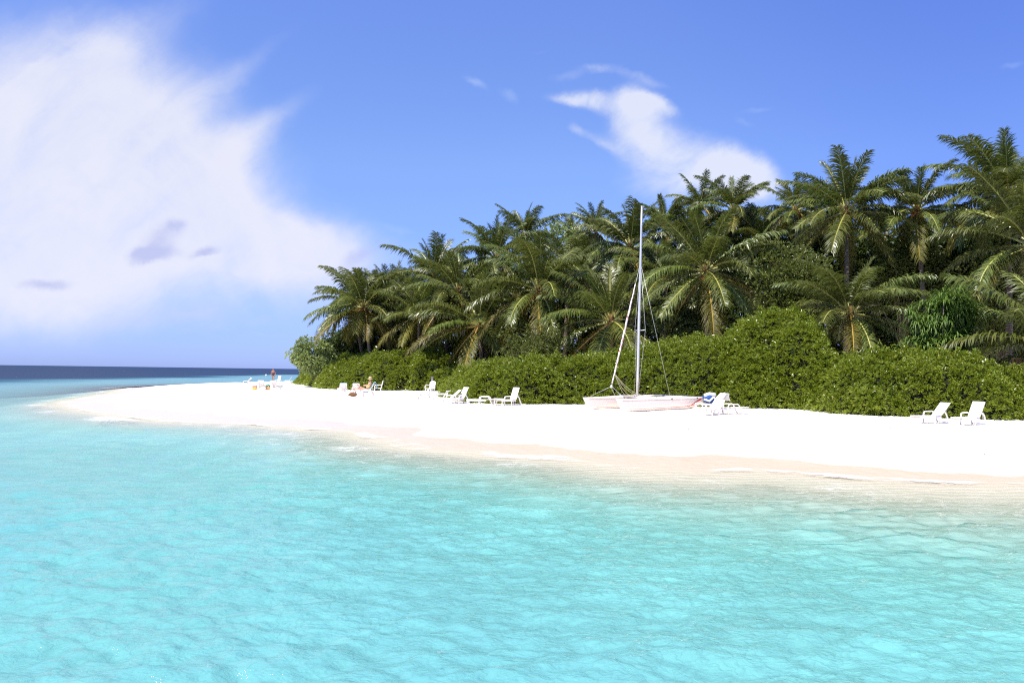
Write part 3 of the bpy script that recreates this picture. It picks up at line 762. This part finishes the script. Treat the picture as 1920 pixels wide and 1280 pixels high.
rng = np.random.default_rng(12)
def screw_pine(label, cx, cy, hw, hh, depth, heads, seed):
    rng = np.random.default_rng(seed); C = np.array(at(cx, cy, depth)); rx, rz_ = hw*depth/FPX, hh*depth/FPX
    o = thing('screw_pine', label, 'bush', (C[0], C[1], gz(C[0], C[1]))); off = np.array(o.location)
    V_, F_, nv = [], [], 0; br = MB()
    for i in range(heads):
        d = rng.normal(size=3); d /= np.linalg.norm(d); d[1] = -abs(d[1])
        c_ = C + d*np.array([rx, rx*.7, rz_])*(.3+.65*rng.random()) - off
        br.tube([(0, 0, -.1), tuple(c_*np.array([.6, .6, .5])), tuple(c_)], [.09, .06, .04], 6)
        n = 60; dd = rng.normal(size=(n, 3)); dd[:, 2] = np.abs(dd[:, 2])*.9+.1; dd /= np.linalg.norm(dd, axis=1, keepdims=True)
        ln = (.65+.4*rng.random((n, 1))); wv = np.cross(dd, [0, 0, 1.0]); wv /= np.linalg.norm(wv, axis=1, keepdims=True)+1e-6; wv = wv*.022
        p0 = np.repeat(c_[None], n, 0); p1 = p0+dd*ln*.5; d2 = dd+np.array([0, 0, -.75]); d2 /= np.linalg.norm(d2, axis=1, keepdims=True)
        p2 = p1+d2*ln*.35; d3 = d2+np.array([0, 0, -1.1]); d3 /= np.linalg.norm(d3, axis=1, keepdims=True); p3 = p2+d3*ln*.3
        v = np.stack([p0-wv, p0+wv, p1-wv*1.2, p1+wv*1.2, p2-wv*.9, p2+wv*.9, p3-wv*.1, p3+wv*.1], 1).reshape(-1, 3)
        b0 = np.arange(n)[:, None]*8
        f = np.concatenate([b0+np.array([0, 1, 3, 2]), b0+np.array([2, 3, 5, 4]), b0+np.array([4, 5, 7, 6])], 0)
        V_.append(v); F_.append(f+nv); nv += len(v)
    link('foliage', np_mesh('foliage', np.concatenate(V_), np.concatenate(F_), M['strap']), o)
    br.build('branches_or_shade_core', M['trunk'], o, True)
screw_pine('green screw pine with long strap leaves between the low palm and the right edge', 1762, 610, 72, 88, 42.0, 90, 3)

# undergrowth: the dark mass between the trunks
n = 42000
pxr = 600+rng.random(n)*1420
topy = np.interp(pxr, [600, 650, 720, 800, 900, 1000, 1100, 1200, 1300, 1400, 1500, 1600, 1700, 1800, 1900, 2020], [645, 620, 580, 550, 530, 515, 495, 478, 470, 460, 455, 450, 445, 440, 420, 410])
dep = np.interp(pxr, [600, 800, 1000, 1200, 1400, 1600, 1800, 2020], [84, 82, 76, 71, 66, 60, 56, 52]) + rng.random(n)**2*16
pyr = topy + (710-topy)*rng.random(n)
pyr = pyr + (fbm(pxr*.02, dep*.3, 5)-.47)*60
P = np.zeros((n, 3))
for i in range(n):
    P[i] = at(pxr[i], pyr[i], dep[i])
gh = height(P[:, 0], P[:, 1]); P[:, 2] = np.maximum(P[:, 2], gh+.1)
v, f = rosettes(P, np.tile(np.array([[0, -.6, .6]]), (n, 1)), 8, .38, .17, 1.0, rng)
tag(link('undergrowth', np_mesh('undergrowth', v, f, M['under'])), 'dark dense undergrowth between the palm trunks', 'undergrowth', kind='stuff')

# ------------------------------------------------------------------ plastic loungers and chairs
def arc(pts, n=6):
    """rounded polyline"""
    P = [Vector(p) for p in pts]; o = [P[0]]
    for i in range(1, len(P)-1):
        a, b, c_ = P[i-1], P[i], P[i+1]; k = min(.11, (a-b).length*.45, (c_-b).length*.45)
        p, q = b+(a-b).normalized()*k, b+(c_-b).normalized()*k
        for j in range(n+1):
            t_ = j/n; o.append(p*(1-t_)**2+b*2*t_*(1-t_)+q*t_*t_)
    o.append(P[-1]); return o
def slatted(b, origin, ux, uy, L, Wd, slots, top, th=.035, edge=.075):
    """a moulded plastic panel with real slots: ux runs along the length"""
    un = ux.cross(uy); rot = Matrix((ux, uy, un)).transposed()
    def bx(c0, c1, w0, w1): b.box(origin+ux*((c0+c1)/2)+uy*((w0+w1)/2), (c1-c0, w1-w0, th), 0, rot, .012)
    bx(0, L-top, -Wd/2, -Wd/2+edge); bx(0, L-top, Wd/2-edge, Wd/2)
    bx(L-top, L, -Wd/2+.0, Wd/2)
    step = (L-top)/slots; gap = .022
    for i in range(slots): bx(i*step+gap*.5, (i+1)*step-gap*.5, -Wd/2+edge, Wd/2-edge)
def lounger(recline, mats, label, cat='lounger', group='plastic sun loungers on the beach', cushion=None):
    o = thing('sun_lounger', label, cat, (0, 0, 0), 0, group)
    Z_, X_, Y_ = .33, Vector((1, 0, 0)), Vector((0, 1, 0))
    b = MB(); slatted(b, Vector((.02, 0, Z_)), X_, Y_, 1.22, .60, 7, .12)
    for sy in (-1, 1): b.box((.62, sy*.295, Z_-.055), (1.2, .035, .075), 0, None, .01)
    b.build('seat', mats, o)
    a = R(recline); ux = Vector((-math.sin(a), 0, math.cos(a))) if recline < 85 else Vector((-1, 0, .02)).normalized()
    b = MB(); slatted(b, Vector((0, 0, Z_+.015)), ux, Y_, .80, .58, 6, .16); b.build('backrest', mats, o)
    for sy in (-1, 1):
        b = MB(); b.tube(arc([(.44, sy*.335, 0), (.40, sy*.335, .52), (-.16, sy*.335, .53), (-.42, sy*.335, 0)]), .03, 8, 0, True, 1.3)
        b.build('armrest', mats, o, True)
        b = MB(); b.tube(arc([(1.20, sy*.28, 0), (1.13, sy*.285, Z_-.03), (.95, sy*.29, Z_-.04)]), .026, 8, 0, True, 1.3); b.build('leg', mats, o, True)
    b = MB(); b.tube([(-.40, -.335, .06), (-.40, .335, .06)], .018, 6); b.build('crossbar', mats, o, True)
    if recline < 85:
        b = MB(); q = Vector((0, 0, Z_))+ux*.5
        for sy in (-1, 1): b.tube([q+Vector((0, sy*.2, 0)), (-.41, sy*.2, .08)], .012, 6)
        b.build('back_prop', mats, o, True)
    if cushion:
        b = MB(); un = ux.cross(Y_); rot = Matrix((ux, Y_, un)).transposed()
        b.box(Vector((0, 0, Z_))+ux*.44-un*.045, (.80, .54, .05), 0, rot, .02)
        b.box((.64, 0, Z_+.045), (1.18, .54, .05), 0, None, .02)
        tag(b.build('mattress', cushion, o), 'thin fabric mattress')
    return o
PROTO = {}
def put_lounger(px, py, head, recline, label, kind='white', sc=.86):
    key = (recline, kind)
    cu = {'white': None, 'teal': M['teal'], 'grey': M['greyf'], 'blue': M['sky']}[kind]
    grp = 'plastic sun loungers on the beach'
    if key not in PROTO: o = PROTO[key] = lounger(recline, M['white'], label, 'lounger', grp, cu)
    else: o = copy_tree(PROTO[key])
    p = ground(px, py); o.location = p; o.rotation_euler = (0, 0, R(head)); o.scale = (sc,)*3; o['label'] = label
    return o
put_lounger(1756, 793, 198, 42, 'white slatted lounger, left one of the pair in front of the right hand shrub')
put_lounger(1826, 796, 208, 30, 'white slatted lounger, right one of the pair in front of the right hand shrub')
put_lounger(1341, 777, 236, 62, 'white lounger with peach shaded slats beside the catamaran stern, nearest the camera')
put_lounger(1341, 767, 205, 52, 'white lounger heaped with cloth just behind the catamaran stern')
put_lounger(1374, 776, 190, 88, 'flat lying white lounger right of the heaped one by the catamaran')
put_lounger(962, 759, 222, 20, 'upright white lounger standing alone left of the catamaran, a low table before it')
put_lounger(912, 759, 175, 88, 'flat lying white lounger left of the low white table')
put_lounger(865, 756, 218, 28, 'white lounger nearest the shrub end, rightmost of the overlapping three')
put_lounger(846, 756, 200, 48, 'white lounger leaning far back, in the middle of the overlapping three')
put_lounger(848, 746, 196, 40, 'white lounger behind the overlapping pair, its back against the shrub')
put_lounger(797, 748, 192, 34, 'white lounger standing in front of the round backed plastic chair')
put_lounger(464, 722, 182, 38, 'white lounger with teal mattress at the far left end of the row', 'teal')
put_lounger(491, 731, 95, 44, 'grey backed lounger seen from behind, between the yellow and orange bags', 'grey')
put_lounger(516, 731, 82, 44, 'teal topped lounger seen from behind, below the walking person', 'teal')
put_lounger(522, 720, 230, 15, 'white lounger with upright back right beside the walking person')
put_lounger(540, 721, 195, 35, 'white lounger with its back against the far left shrub')
put_lounger(642, 740, 110, 42, 'pale backed lounger with sky blue mattress seen from behind, left of the hatted sunbather', 'blue')
put_lounger(668, 738, 98, 50, 'pale grey lounger just behind the hatted sunbather', 'grey')
LS = put_lounger(691, 743, 186, 34, 'white lounger with sky blue mattress under the hatted sunbather', 'blue')

def chair_parts(o):
    m_ = M['white']; b = MB(); b.box((.0, 0, .43), (.46, .48, .04), 0, None, .015); b.build('seat', m_, o)
    b = MB(); n = 9
    # rounded moulded back with slots
    rot = Matrix.Rotation(R(-14), 3, 'Y')
    for i in range(5):
        y = -.17+.085*i; hgt = .40+.07*math.cos(y*7)
        b.box(Vector((-.24, y, .45))+rot @ Vector((0, 0, hgt/2)), (.028, .055, hgt), 0, rot, .01)
    pts = [(-.24, -.235, .43)]
    for j in range(11):
        th = math.pi*j/10; q = rot @ Vector((0, -.225*math.cos(th), .38+.12*math.sin(th))); pts.append((-.24+q.x, q.y, .45+q.z))
    pts.append((-.24, .235, .43)); b.tube(pts, .03, 7); b.build('backrest', m_, o)
    for sy in (-1, 1):
        b = MB(); b.tube(arc([(.22, sy*.26, .42), (.20, sy*.27, .65), (-.28, sy*.25, .67)]), .026, 7, 0, True, 1.3); b.build('armrest', m_, o, True)
        for sx in (-1, 1):
            b = MB(); b.tube([(sx*.20, sy*.22, .42), (sx*.26, sy*.26, 0)], [.035, .024], 7); b.build('leg', m_, o, True)
def put_chair(px, py, head, label):
    o = thing('plastic_chair', label, 'chair', ground(px, py), R(head), 'plastic armchairs on the beach'); chair_parts(o); return o
put_chair(806, 740, 240, 'round backed white plastic armchair by the grey post')
put_chair(708, 739, 190, 'white plastic armchair standing right of the sky blue towel')
t_ = thing('low_table', 'low white plastic table between the flat and the upright lounger', 'table', ground(936, 760))
b = MB(); b.box((0, 0, .36), (.62, .46, .035), 0, None, .015); b.build('tabletop', M['white'], t_)
for sx in (-1, 1):
    for sy in (-1, 1):
        b = MB(); b.tube([(sx*.25, sy*.17, .35), (sx*.28, sy*.19, 0)], [.03, .022], 7); b.build('leg', M['white'], t_, True)

# post and wooden fence at the edges of the shrubs
p = ground(808, 734)
o = thing('wooden_post', 'short grey wooden post behind the round backed chair', 'post', (p.x, p.y+.9, p.z))
b = MB(); b.box((0, 0, .55), (.16, .16, 1.15), 0, None, .01); b.box((0, 0, 1.15), (.22, .22, .05), 0, None, .01); b.build('post_shaft', M['postg'], o)
fz = at(1900, 690, 40.0)
o = thing('wooden_fence', 'weathered brown wooden fence half buried in the shrub at the right edge', 'fence', (fz.x, fz.y, gz(fz.x, fz.y)))
for i in range(14):
    b = MB(); h = at(1900, 671, 40).z - o.location.z - .06 - .03*random.random()
    b.box((.02+i*.17, 0, h/2), (.13, .03, h), 0, None, .006); b.build('board', M['wood'], o)
b = MB(); b.box((1.2, -.035, at(1900, 672, 40).z-o.location.z), (2.6, .08, .07), 0, None, .01); b.build('rail', M['wood'], o)

# ------------------------------------------------------------------ towels, bags
def sack(name, label, cat, loc, size, mats, seed, parts=()):
    rng = random.Random(seed); o = thing(name, label, cat, loc)
    b = MB(); b.ball((0, 0, size[2]*.5), .5, 0, 18, 12, size)
    for i, v in enumerate(b.v):
        x, y, z_ = v; k = 1+.16*math.sin(x*13+seed)*math.cos(z_*15+y*9); z2 = max(z_*(1+.1*math.sin(y*17)), 0.0)
        b.v[i] = (x*k, y*k, z2)
    b.build('bag_body' if 'bag' in name else 'cloth', mats, o, True)
    for nm, mm, pts, rad in parts:
        b = MB(); b.tube(pts, rad, 7); b.build(nm, mm, o, True)
    return o
hnd = lambda w_, z0: [(-w_, 0, z0), (-w_*.8, 0, z0+.16), (0, 0, z0+.22), (w_*.8, 0, z0+.16), (w_, 0, z0)]
sack('beach_bag', 'yellow beach bag with a pink top left of the grey backed lounger', 'bag', ground(478, 731), (.5, .4, .30), M['yellow'], 3, [('bag_flap', M['pink'], [(-.2, -.05, .30), (0, -.08, .34), (.2, -.05, .30)], .08), ('handle', M['pink'], hnd(.15, .3), .02)])
sack('beach_bag', 'orange and green beach bag right of the grey backed lounger', 'bag', ground(503, 731), (.48, .4, .28), M['orange'], 4, [('bag_flap', M['green'], [(-.15, 0, .30), (0, -.02, .42), (.15, 0, .30)], .08)])
sack('beach_bag', 'brown wicker bag in the shade under the sunbather lounger', 'bag', ground(661, 743), (.6, .36, .26), M['brown'], 6, [('handle', M['brown'], hnd(.18, .28), .016)])
def drape(name, label, lo, mats, x0, x1, wd, up, seed):
    """a towel laid over the top of a lounger back (lo is the lounger)"""
    o = thing(name, label, 'towel', lo.location, lo.rotation_euler[2]); o.scale = lo.scale
    a = R(up); ux = Vector((-math.sin(a), 0, math.cos(a))); un = Vector((math.cos(a), 0, math.sin(a)))
    prof = []
    for i in range(9): prof.append(Vector((0, 0, .36))+ux*(x0+(.86-x0)*i/8)+un*.045)
    for i in range(1, 5): prof.append(Vector((0, 0, .36))+ux*(.86+.03*math.sin(i*math.pi/4))+un*(.045-.11*i/4))
    for i in range(1, 7): prof.append(prof[12]+Vector((-.02*i, 0, -x1*i/6)))
    k = 9; vs = []; fs = []; n = len(prof)
    for lay in (0, 1):
        for i, p in enumerate(prof):
            nn = (prof[min(i+1, n-1)]-prof[max(i-1, 0)]).cross(Vector((0, 1, 0))).normalized()
            for j in range(k):
                y = (j/(k-1)-.5)*wd*(1+.05*math.sin(i*.9+seed)); vs.append(p+Vector((0, y, 0))-nn*(.012*lay)+nn*-.02*math.sin(j*1.7+i*.35+seed))
    for lay in (0, 1):
        o_ = lay*n*k
        for i in range(n-1):
            for j in range(k-1):
                q = (o_+i*k+j, o_+i*k+j+1, o_+(i+1)*k+j+1, o_+(i+1)*k+j); fs.append(q if lay else q[::-1])
    b = MB(); b.add(vs, fs); b.build('cloth', mats, o, True); return o
drape('beach_towel', 'light blue towel hung over the back of the sunbather lounger', LS, M['sky'], .35, .42, .62, 34, 1)
HL = [o for o in COL.objects if o.get('label', '').startswith('white lounger heaped')][0]
drape('beach_towel', 'white towel hung over the heaped lounger by the catamaran stern', HL, M['wcloth'], .10, .35, .66, 52, 4)
q = HL.location + Vector((-.36, -.16, .30))
sack('cloth_bundle', 'blue cloth bundle lying on the heaped lounger behind the catamaran stern', 'cloth', (q.x, q.y, q.z), (.62, .5, .44), M['blue'], 5, [('cord', M['wcloth'], [(-.3, -.26, .2), (-.05, -.3, .12), (.15, -.28, .3), (.35, -.26, .2)], .05), ('cord', M['wcloth'], [(-.25, -.1, .38), (0, -.1, .46), (.3, -.1, .42)], .09)])

# ------------------------------------------------------------------ people
def skin_obj(name, verts, edges, radii, mats, parent, sub=2, root=0):
    me = bpy.data.meshes.new(name); me.from_pydata(verts, edges, []); me.materials.append(mats)
    o = link(name, me, parent)
    mo = o.modifiers.new('skin', 'SKIN'); mo.use_smooth_shade = True
    for i, r_ in enumerate(radii):
        sv = me.skin_vertices[0].data[i]; sv.radius = (r_ if hasattr(r_, '__len__') else (r_, r_)); sv.use_root = (i == root)
    ms = o.modifiers.new('sub', 'SUBSURF'); ms.levels = sub; ms.render_levels = sub
    return o
p = ground(512, 717)
walker = thing('person', 'person in dark swimwear walking towards the water at the far left end of the beach', 'person', (p.x, p.y, p.z), R(-90), None)
walker.scale = (1.04,)*3
# local: faces -x is seen from behind when x points away; body built with y sideways, x forwards
vb = [(0, 0, .95), (0, 0, 1.10), (.02, 0, 1.30), (.03, 0, 1.43), (.05, 0, 1.52), (.07, 0, 1.62), (.07, 0, 1.72),      # pelvis..head
      (0, .10, .88), (.10, .10, .50), (.02, .11, .10), (.16, .12, .03),                                               # left leg
      (0, -.10, .88), (.02, -.10, .48), (-.16, -.10, .14), (-.06, -.11, .03),                                          # right leg
      (.02, .17, 1.40), (-.04, .25, 1.16), (.02, .30, .92), (.04, .31, .83),                                          # left arm
      (.02, -.17, 1.40), (.0, -.23, 1.16), (.10, -.25, .93), (.13, -.25, .84)]
eb = [(0, 1), (1, 2), (2, 3), (3, 4), (4, 5), (5, 6), (0, 7), (7, 8), (8, 9), (9, 10), (0, 11), (11, 12), (12, 13), (13, 14), (3, 15), (15, 16), (16, 17), (17, 18), (3, 19), (19, 20), (20, 21), (21, 22)]
rb = [(.12, .13), (.10, .12), (.11, .15), (.08, .10), .05, .088, .066, .078, .055, .04, .035, .078, .055, .04, .035, .048, .042, .033, .035, .055, .042, .033, .035]
skin_obj('body', vb, eb, rb, M['tan'], walker)
skin_obj('swimsuit', [(0, 0, .80), (0, 0, .98), (0, 0, 1.12), (.015, 0, 1.28)], [(0, 1), (1, 2), (2, 3)], [(.12, .16), (.13, .15), (.11, .135), (.115, .155)], M['swim'], walker)
skin_obj('hair', [(.06, 0, 1.66), (.045, 0, 1.74)], [(0, 1)], [.105, .085], M['hair'], walker)

sit = thing('person', 'sunbather in a straw hat and yellow top sitting with stretched legs on a lounger', 'person', LS.location, LS.rotation_euler[2]); sit.scale = (.92,)*3
zs = .44
vb = [(.10, 0, zs+.06), (.02, 0, zs+.25), (-.10, 0, zs+.45), (-.15, 0, zs+.58), (-.13, 0, zs+.67), (-.10, 0, zs+.76), (-.10, 0, zs+.86),
      (.20, .10, zs+.04), (.62, .11, zs+.12), (1.02, .10, zs+.03), (1.10, .10, zs+.14),
      (.20, -.10, zs+.04), (.62, -.12, zs+.22), (1.00, -.10, zs+.03), (1.08, -.10, zs+.14),
      (-.12, .19, zs+.54), (.08, .25, zs+.36), (.30, .18, zs+.34), (.38, .16, zs+.36),
      (-.12, -.19, zs+.54), (.08, -.25, zs+.36), (.30, -.18, zs+.36), (.38, -.16, zs+.38)]
rb2 = [(.12, .15), (.11, .14), (.12, .17), (.09, .12), .055, .095, .075, .085, .062, .045, .04, .085, .062, .045, .04, .055, .042, .033, .035, .055, .042, .033, .035]
skin_obj('body', vb, eb, rb2, M['skin'], sit)
skin_obj('top', [(.09, 0, zs+.10), (.02, 0, zs+.25), (-.09, 0, zs+.43)], [(0, 1), (1, 2)], [(.13, .17), (.125, .16), (.13, .185)], M['yellow'], sit)
b = MB(); hp = Vector((-.10, 0, zs+.84))
for r0_, r1_, z0_, z1_ in ((.26, .12, -.02, .02), (.12, .115, .02, .12), (.115, .05, .12, .15)):
    b.tube([hp+Vector((0, 0, z0_)), hp+Vector((0, 0, z1_))], [r0_, r1_], 14)
hat = b.build('sun_hat', M['straw'], sit, True)
b = MB(); b.tube([hp+Vector((0, 0, .025)), hp+Vector((0, 0, .06))], [.124, .122], 14); b.build('hat_band', M['brown'], hat, True)
skin_obj('hair', [(-.13, 0, zs+.70), (-.12, 0, zs+.82)], [(0, 1)], [.095, .10], M['brown'], sit)
o = thing('book', 'small red book resting on the sunbather legs', 'book', LS.location, LS.rotation_euler[2])
b = MB(); b.box((.70, -.05, zs+.30), (.16, .24, .03), 0, Matrix.Rotation(R(-25), 3, 'Y'), .004); b.build('cover', M['red'], o)

# ------------------------------------------------------------------ beach catamaran
nb_ = ground(1241, 768.5)
BY = math.atan2(-.60, -.80)                   # heading of the bows: left and towards the camera
boat = thing('catamaran', 'white beach catamaran with furled red and white jib on the sand', 'catamaran', (0, 0, 0), BY)
LB, BEAM = 5.75, 2.3
def hull_pt(x, k, sgn=1):
    """x -.5..1 along the hull from stern to bow as 0..1, k 0 keel .. 1 deck edge"""
    t_ = x
    keel = .27*max(0, (0.26-t_)/.26)**1.6 + .05*max(0, (t_-.75)/.25)**2
    deck = .67 - .06*t_ + .02*math.sin(math.pi*t_)
    half = .205*(1-max(0, (t_-.35)/.65)**2.2)*(1-.12*max(0, (.2-t_)/.2)) + .012
    sec = (0.0, .55, .86, 1.0, 1.0, .93)[k]; hz = (0.0, .10, .32, .62, .90, 1.0)[k]
    X_ = -LB/2 + LB*t_
    X_ += (.34*hz-.10)*max(0, (t_-.80)/.20)**1.2       # raked stem, the top of the bow reaching forward
    return Vector((X_, sgn*half*sec, keel+(deck-keel)*hz))
def hull(parent, yoff):
    b = MB(); n = 28; ring = []
    for i in range(n+1):
        t_ = i/n; r_ = [hull_pt(t_, k, -1) for k in range(5, 0, -1)]+[hull_pt(t_, k, 1) for k in range(0, 6)]
        c_ = (hull_pt(t_, 5, 1)+hull_pt(t_, 5, -1))/2 + Vector((0, 0, .045*math.sin(math.pi*min(1, t_*1.15)))); r_.append(c_)
        ring += r_
    k = 12
    fs = [(i*k+j, i*k+(j+1) % k, (i+1)*k+(j+1) % k, (i+1)*k+j) for i in range(n) for j in range(k)]
    fs += [tuple(range(k-1, -1, -1)), tuple(range(n*k, (n+1)*k))]
    b.add([v+Vector((0, yoff, 0)) for v in ring], fs)
    h = b.build('hull', M['gel'], parent, True)
    def strip(name, f, mats, t0, t1, w_, sg, n_=24):
        bb = MB(); vs = []; fs_ = []
        for i in range(n_+1):
            t_ = t0+(t1-t0)*i/n_; kk = f(t_)
            def at_k(q):
                q = max(0, min(4.999, q)); a = int(q); return hull_pt(t_, a, sg).lerp(hull_pt(t_, a+1, sg), q-a)
            ww = w_(t_) if callable(w_) else w_
            for q in (kk-ww, kk+ww):
                v_ = at_k(q); vs.append(v_+Vector((0, sg*.006+yoff, 0)))
        fs_ = [(2*i, 2*i+1, 2*i+3, 2*i+2) for i in range(n_)]; bb.add(vs, fs_); bb.build(name, mats, h, True)
    for sg in (-1, 1):
        strip('rub_line', lambda t_: 3.72, M['darkline'], .03, .95, .05, sg)
        strip('stripe', lambda t_: 2.0-.95*t_+.1, M['red'], .10, .90, lambda t_: .02+.11*(1-t_)**1.5, sg)
        strip('stripe', lambda t_: 3.55-12.0*(t_-.035)*(1 if t_ < .2 else 1), M['red'], .03, .20, lambda t_: .42*max(.12, 1-(t_-.03)/.15), sg)
        bb = MB()
        for tx_ in (.09, .42):
            v_ = hull_pt(tx_, 4, sg)+Vector((0, yoff+sg*.012, -.01)); bb.add([v_+Vector((-.06, 0, .05)), v_+Vector((.06, 0, .0)), v_+Vector((-.06, 0, -.05)), v_+Vector((-.03, sg*.02, 0))], [(0, 1, 3), (1, 2, 3), (2, 0, 3)])
        bb.build('fitting', M['black'], h)
    bb = MB(); bb.box((-LB/2+1.35, yoff, .63), (1.0, .26, .09), 0, None, .04); bb.build('deck_pad', M['gel'], h)
    return h
for sg in (-1, 1): hull(boat, sg*BEAM/2)
DZ = .66
for x_, nm in ((.52, 'front_beam'), (-1.75, 'rear_beam')):
    b = MB(); b.tube([(x_, -BEAM/2-.12, DZ), (x_, BEAM/2+.12, DZ)], .05, 10); b.build(nm, M['alu'], boat, True)
b = MB(); b.box((-.61, 0, DZ-.01), (2.15, BEAM-.42, .012)); tag(b.build('trampoline', M['net'], boat), 'dark mesh trampoline between the hulls')
MX = .52; MT = 9.45; lean = Vector((-.12, .10, 0))
mast_at = lambda z_: Vector((MX, 0, DZ+.04)) + Vector((lean.x*(z_/MT), lean.y*(z_/MT), z_))
b = MB(); b.tube([mast_at(MT*i/8) for i in range(9)], [.075, .075, .075, .073, .07, .068, .064, .058, .05], 12, 0, True, .75); mast = b.build('mast', M['alu'], boat, True)
b = MB(); b.box(mast_at(MT)+Vector((-.05, 0, .03)), (.2, .06, .06), 0, None, .01); b.build('mast_cap', M['alu'], mast)
ZS = 3.25; sp0 = mast_at(ZS)
for sg in (-1, 1):
    b = MB(); b.tube([sp0, sp0+Vector((-.08, sg*.36, .02))], .016, 6); b.build('spreader', M['alu'], mast, True)
HND = 6.65; hp = mast_at(HND)
for sg in (-1, 1):
    b = MB(); b.tube([hp, (-.50, sg*(BEAM/2+.08), DZ)], .0075, 5); b.build('shroud', M['wire'], boat, True)
    b = MB(); b.tube([hp, sp0+Vector((-.08, sg*.36, .02)), mast_at(.25)+Vector((-.02, sg*.06, 0))], .008, 5); b.build('shroud', M['wire'], boat, True)
JF = Vector((2.30, 0, DZ+.52)); d = hp-JF
b = MB(); b.tube([JF, hp], .012, 5); b.build('forestay', M['wire'], boat, True)
jb = thing('furled_jib', None, None); jb.parent = boat
COL.objects.unlink(jb); bpy.data.objects.remove(jb)
b = MB(); L_ = d.length; n = 30
b.tube([(0.006*math.sin(i*1.1), .006*math.cos(i*1.3), L_*(.02+.80*i/n)) for i in range(n+1)], [.022+.022*math.sin(math.pi*min(1, .12+.80*i/n))+.006*math.sin(i*2.1) for i in range(n+1)], 10)
jo = b.build('furled_jib', M['sail'], boat, True); jo.location = JF; jo.rotation_euler = d.to_track_quat('Z', 'Y').to_euler()
b = MB(); b.tube([JF+Vector((0, 0, -.08)), JF+Vector((0, 0, .06))], [.07, .05], 10); b.build('furler_drum', M['alu'], boat, True)
for sg in (-1, 1):
    b = MB(); b.tube([JF, (2.6, sg*BEAM/2, DZ)], .008, 5); b.build('bridle_wire', M['wire'], boat, True)
b = MB(); b.tube([JF+Vector((0, 0, -.08)), (2.0, 0, DZ-.02)], .012, 5); b.build('furling_line', M['rope'], boat, True)
cl = JF + d*.10
for k, (ex, ey) in enumerate(((.42, .35), (.38, .20), (.46, -.1), (.45, -.35))):
    e_ = Vector((ex, ey, DZ+.06)); pts = []
    for i in range(11):
        t_ = i/10; pts.append(cl.lerp(e_, t_)+Vector((0, 0, -(.22+.08*k)*math.sin(math.pi*t_))))
    b = MB(); b.tube(pts, .010, 5); b.build('jib_sheet', M['rope'], boat, True)
for sg in (-1, 1):
    b = MB(); y0 = sg*BEAM/2
    b.add([(-2.93, y0-.015, .62), (-3.05, y0-.015, .62), (-3.30, y0-.015, .54), (-3.26, y0-.015, .44), (-2.97, y0-.015, .48),
           (-2.93, y0+.015, .62), (-3.05, y0+.015, .62), (-3.30, y0+.015, .54), (-3.26, y0+.015, .44), (-2.97, y0+.015, .48)],
          [(4, 3, 2, 1, 0), (5, 6, 7, 8, 9)]+[(i, (i+1) % 5, 5+(i+1) % 5, 5+i) for i in range(5)])
    b.build('rudder', M['gel'], boat)
    b = MB(); b.tube([(-3.0, y0, .68), (-1.9, y0-sg*.15, .74)], .016, 6); b.build('tiller', M['black'], boat, True)
b = MB(); b.tube([(-1.92, -BEAM/2+.15, .74), (-1.92, BEAM/2-.15, .74)], .014, 6); b.build('tiller_bar', M['black'], boat, True)
b = MB(); b.tube([(-.1, -.9, DZ+.08), (-.9, -.7, DZ+.12), (-1.9, -.95, DZ+.10)], .02, 6); b.build('tiller_extension', M['black'], boat, True)
# put the boat so that the middle of its near hull stands where the photograph has it
ca, sa = math.cos(BY), math.sin(BY)
near = 1 if (ca*1) < 0 and True else -1       # the hull on the camera side: local +y turned by the heading
lx, ly = 0.0, BEAM/2*near
boat.location = (nb_.x-(lx*ca-ly*sa), nb_.y-(lx*sa+ly*ca), nb_.z-.04)

# buoy on the far water
q = wp(499, 704); o = thing('buoy', 'small white buoy floating on the dark blue water', 'buoy', (q[0], q[1], 0))
b = MB(); b.ball((0, 0, .12), .36, 0, 14, 10, (1, 1, .85)); b.build('float', M['white'], o, True)
b = MB(); b.tube([(0, 0, .38), (0, 0, .62)], [.06, .04], 8); b.build('cap', M['red'], o, True)

# small dry litter on the sand: flakes of leaf and weed
lr = np.random.default_rng(77); pts = []
while len(pts) < 170:
    x_, y_ = lr.uniform(-14, 22), lr.uniform(20, 44)
    if vnoise(np.array([x_*.5]), np.array([y_*.8]), 91)[0] < .55 and lr.random() > .1: continue
    h_ = gz(x_, y_)
    if h_ > .22: pts.append((x_, y_, h_+.012))
P = np.array(pts); dv = lr.normal(size=(len(P), 3)); dv[:, 2] = np.abs(dv[:, 2])*.35
v, f = leaves(P, dv, .07, .035, .05, lr)
M['litter'] = plain('dry_litter', (.20, .12, .06), .9, .2, var=.5)
tag(link('beach_litter', np_mesh('beach_litter', v, f, M['litter'])), 'small dry leaf flakes scattered on the white sand', 'litter', kind='stuff')
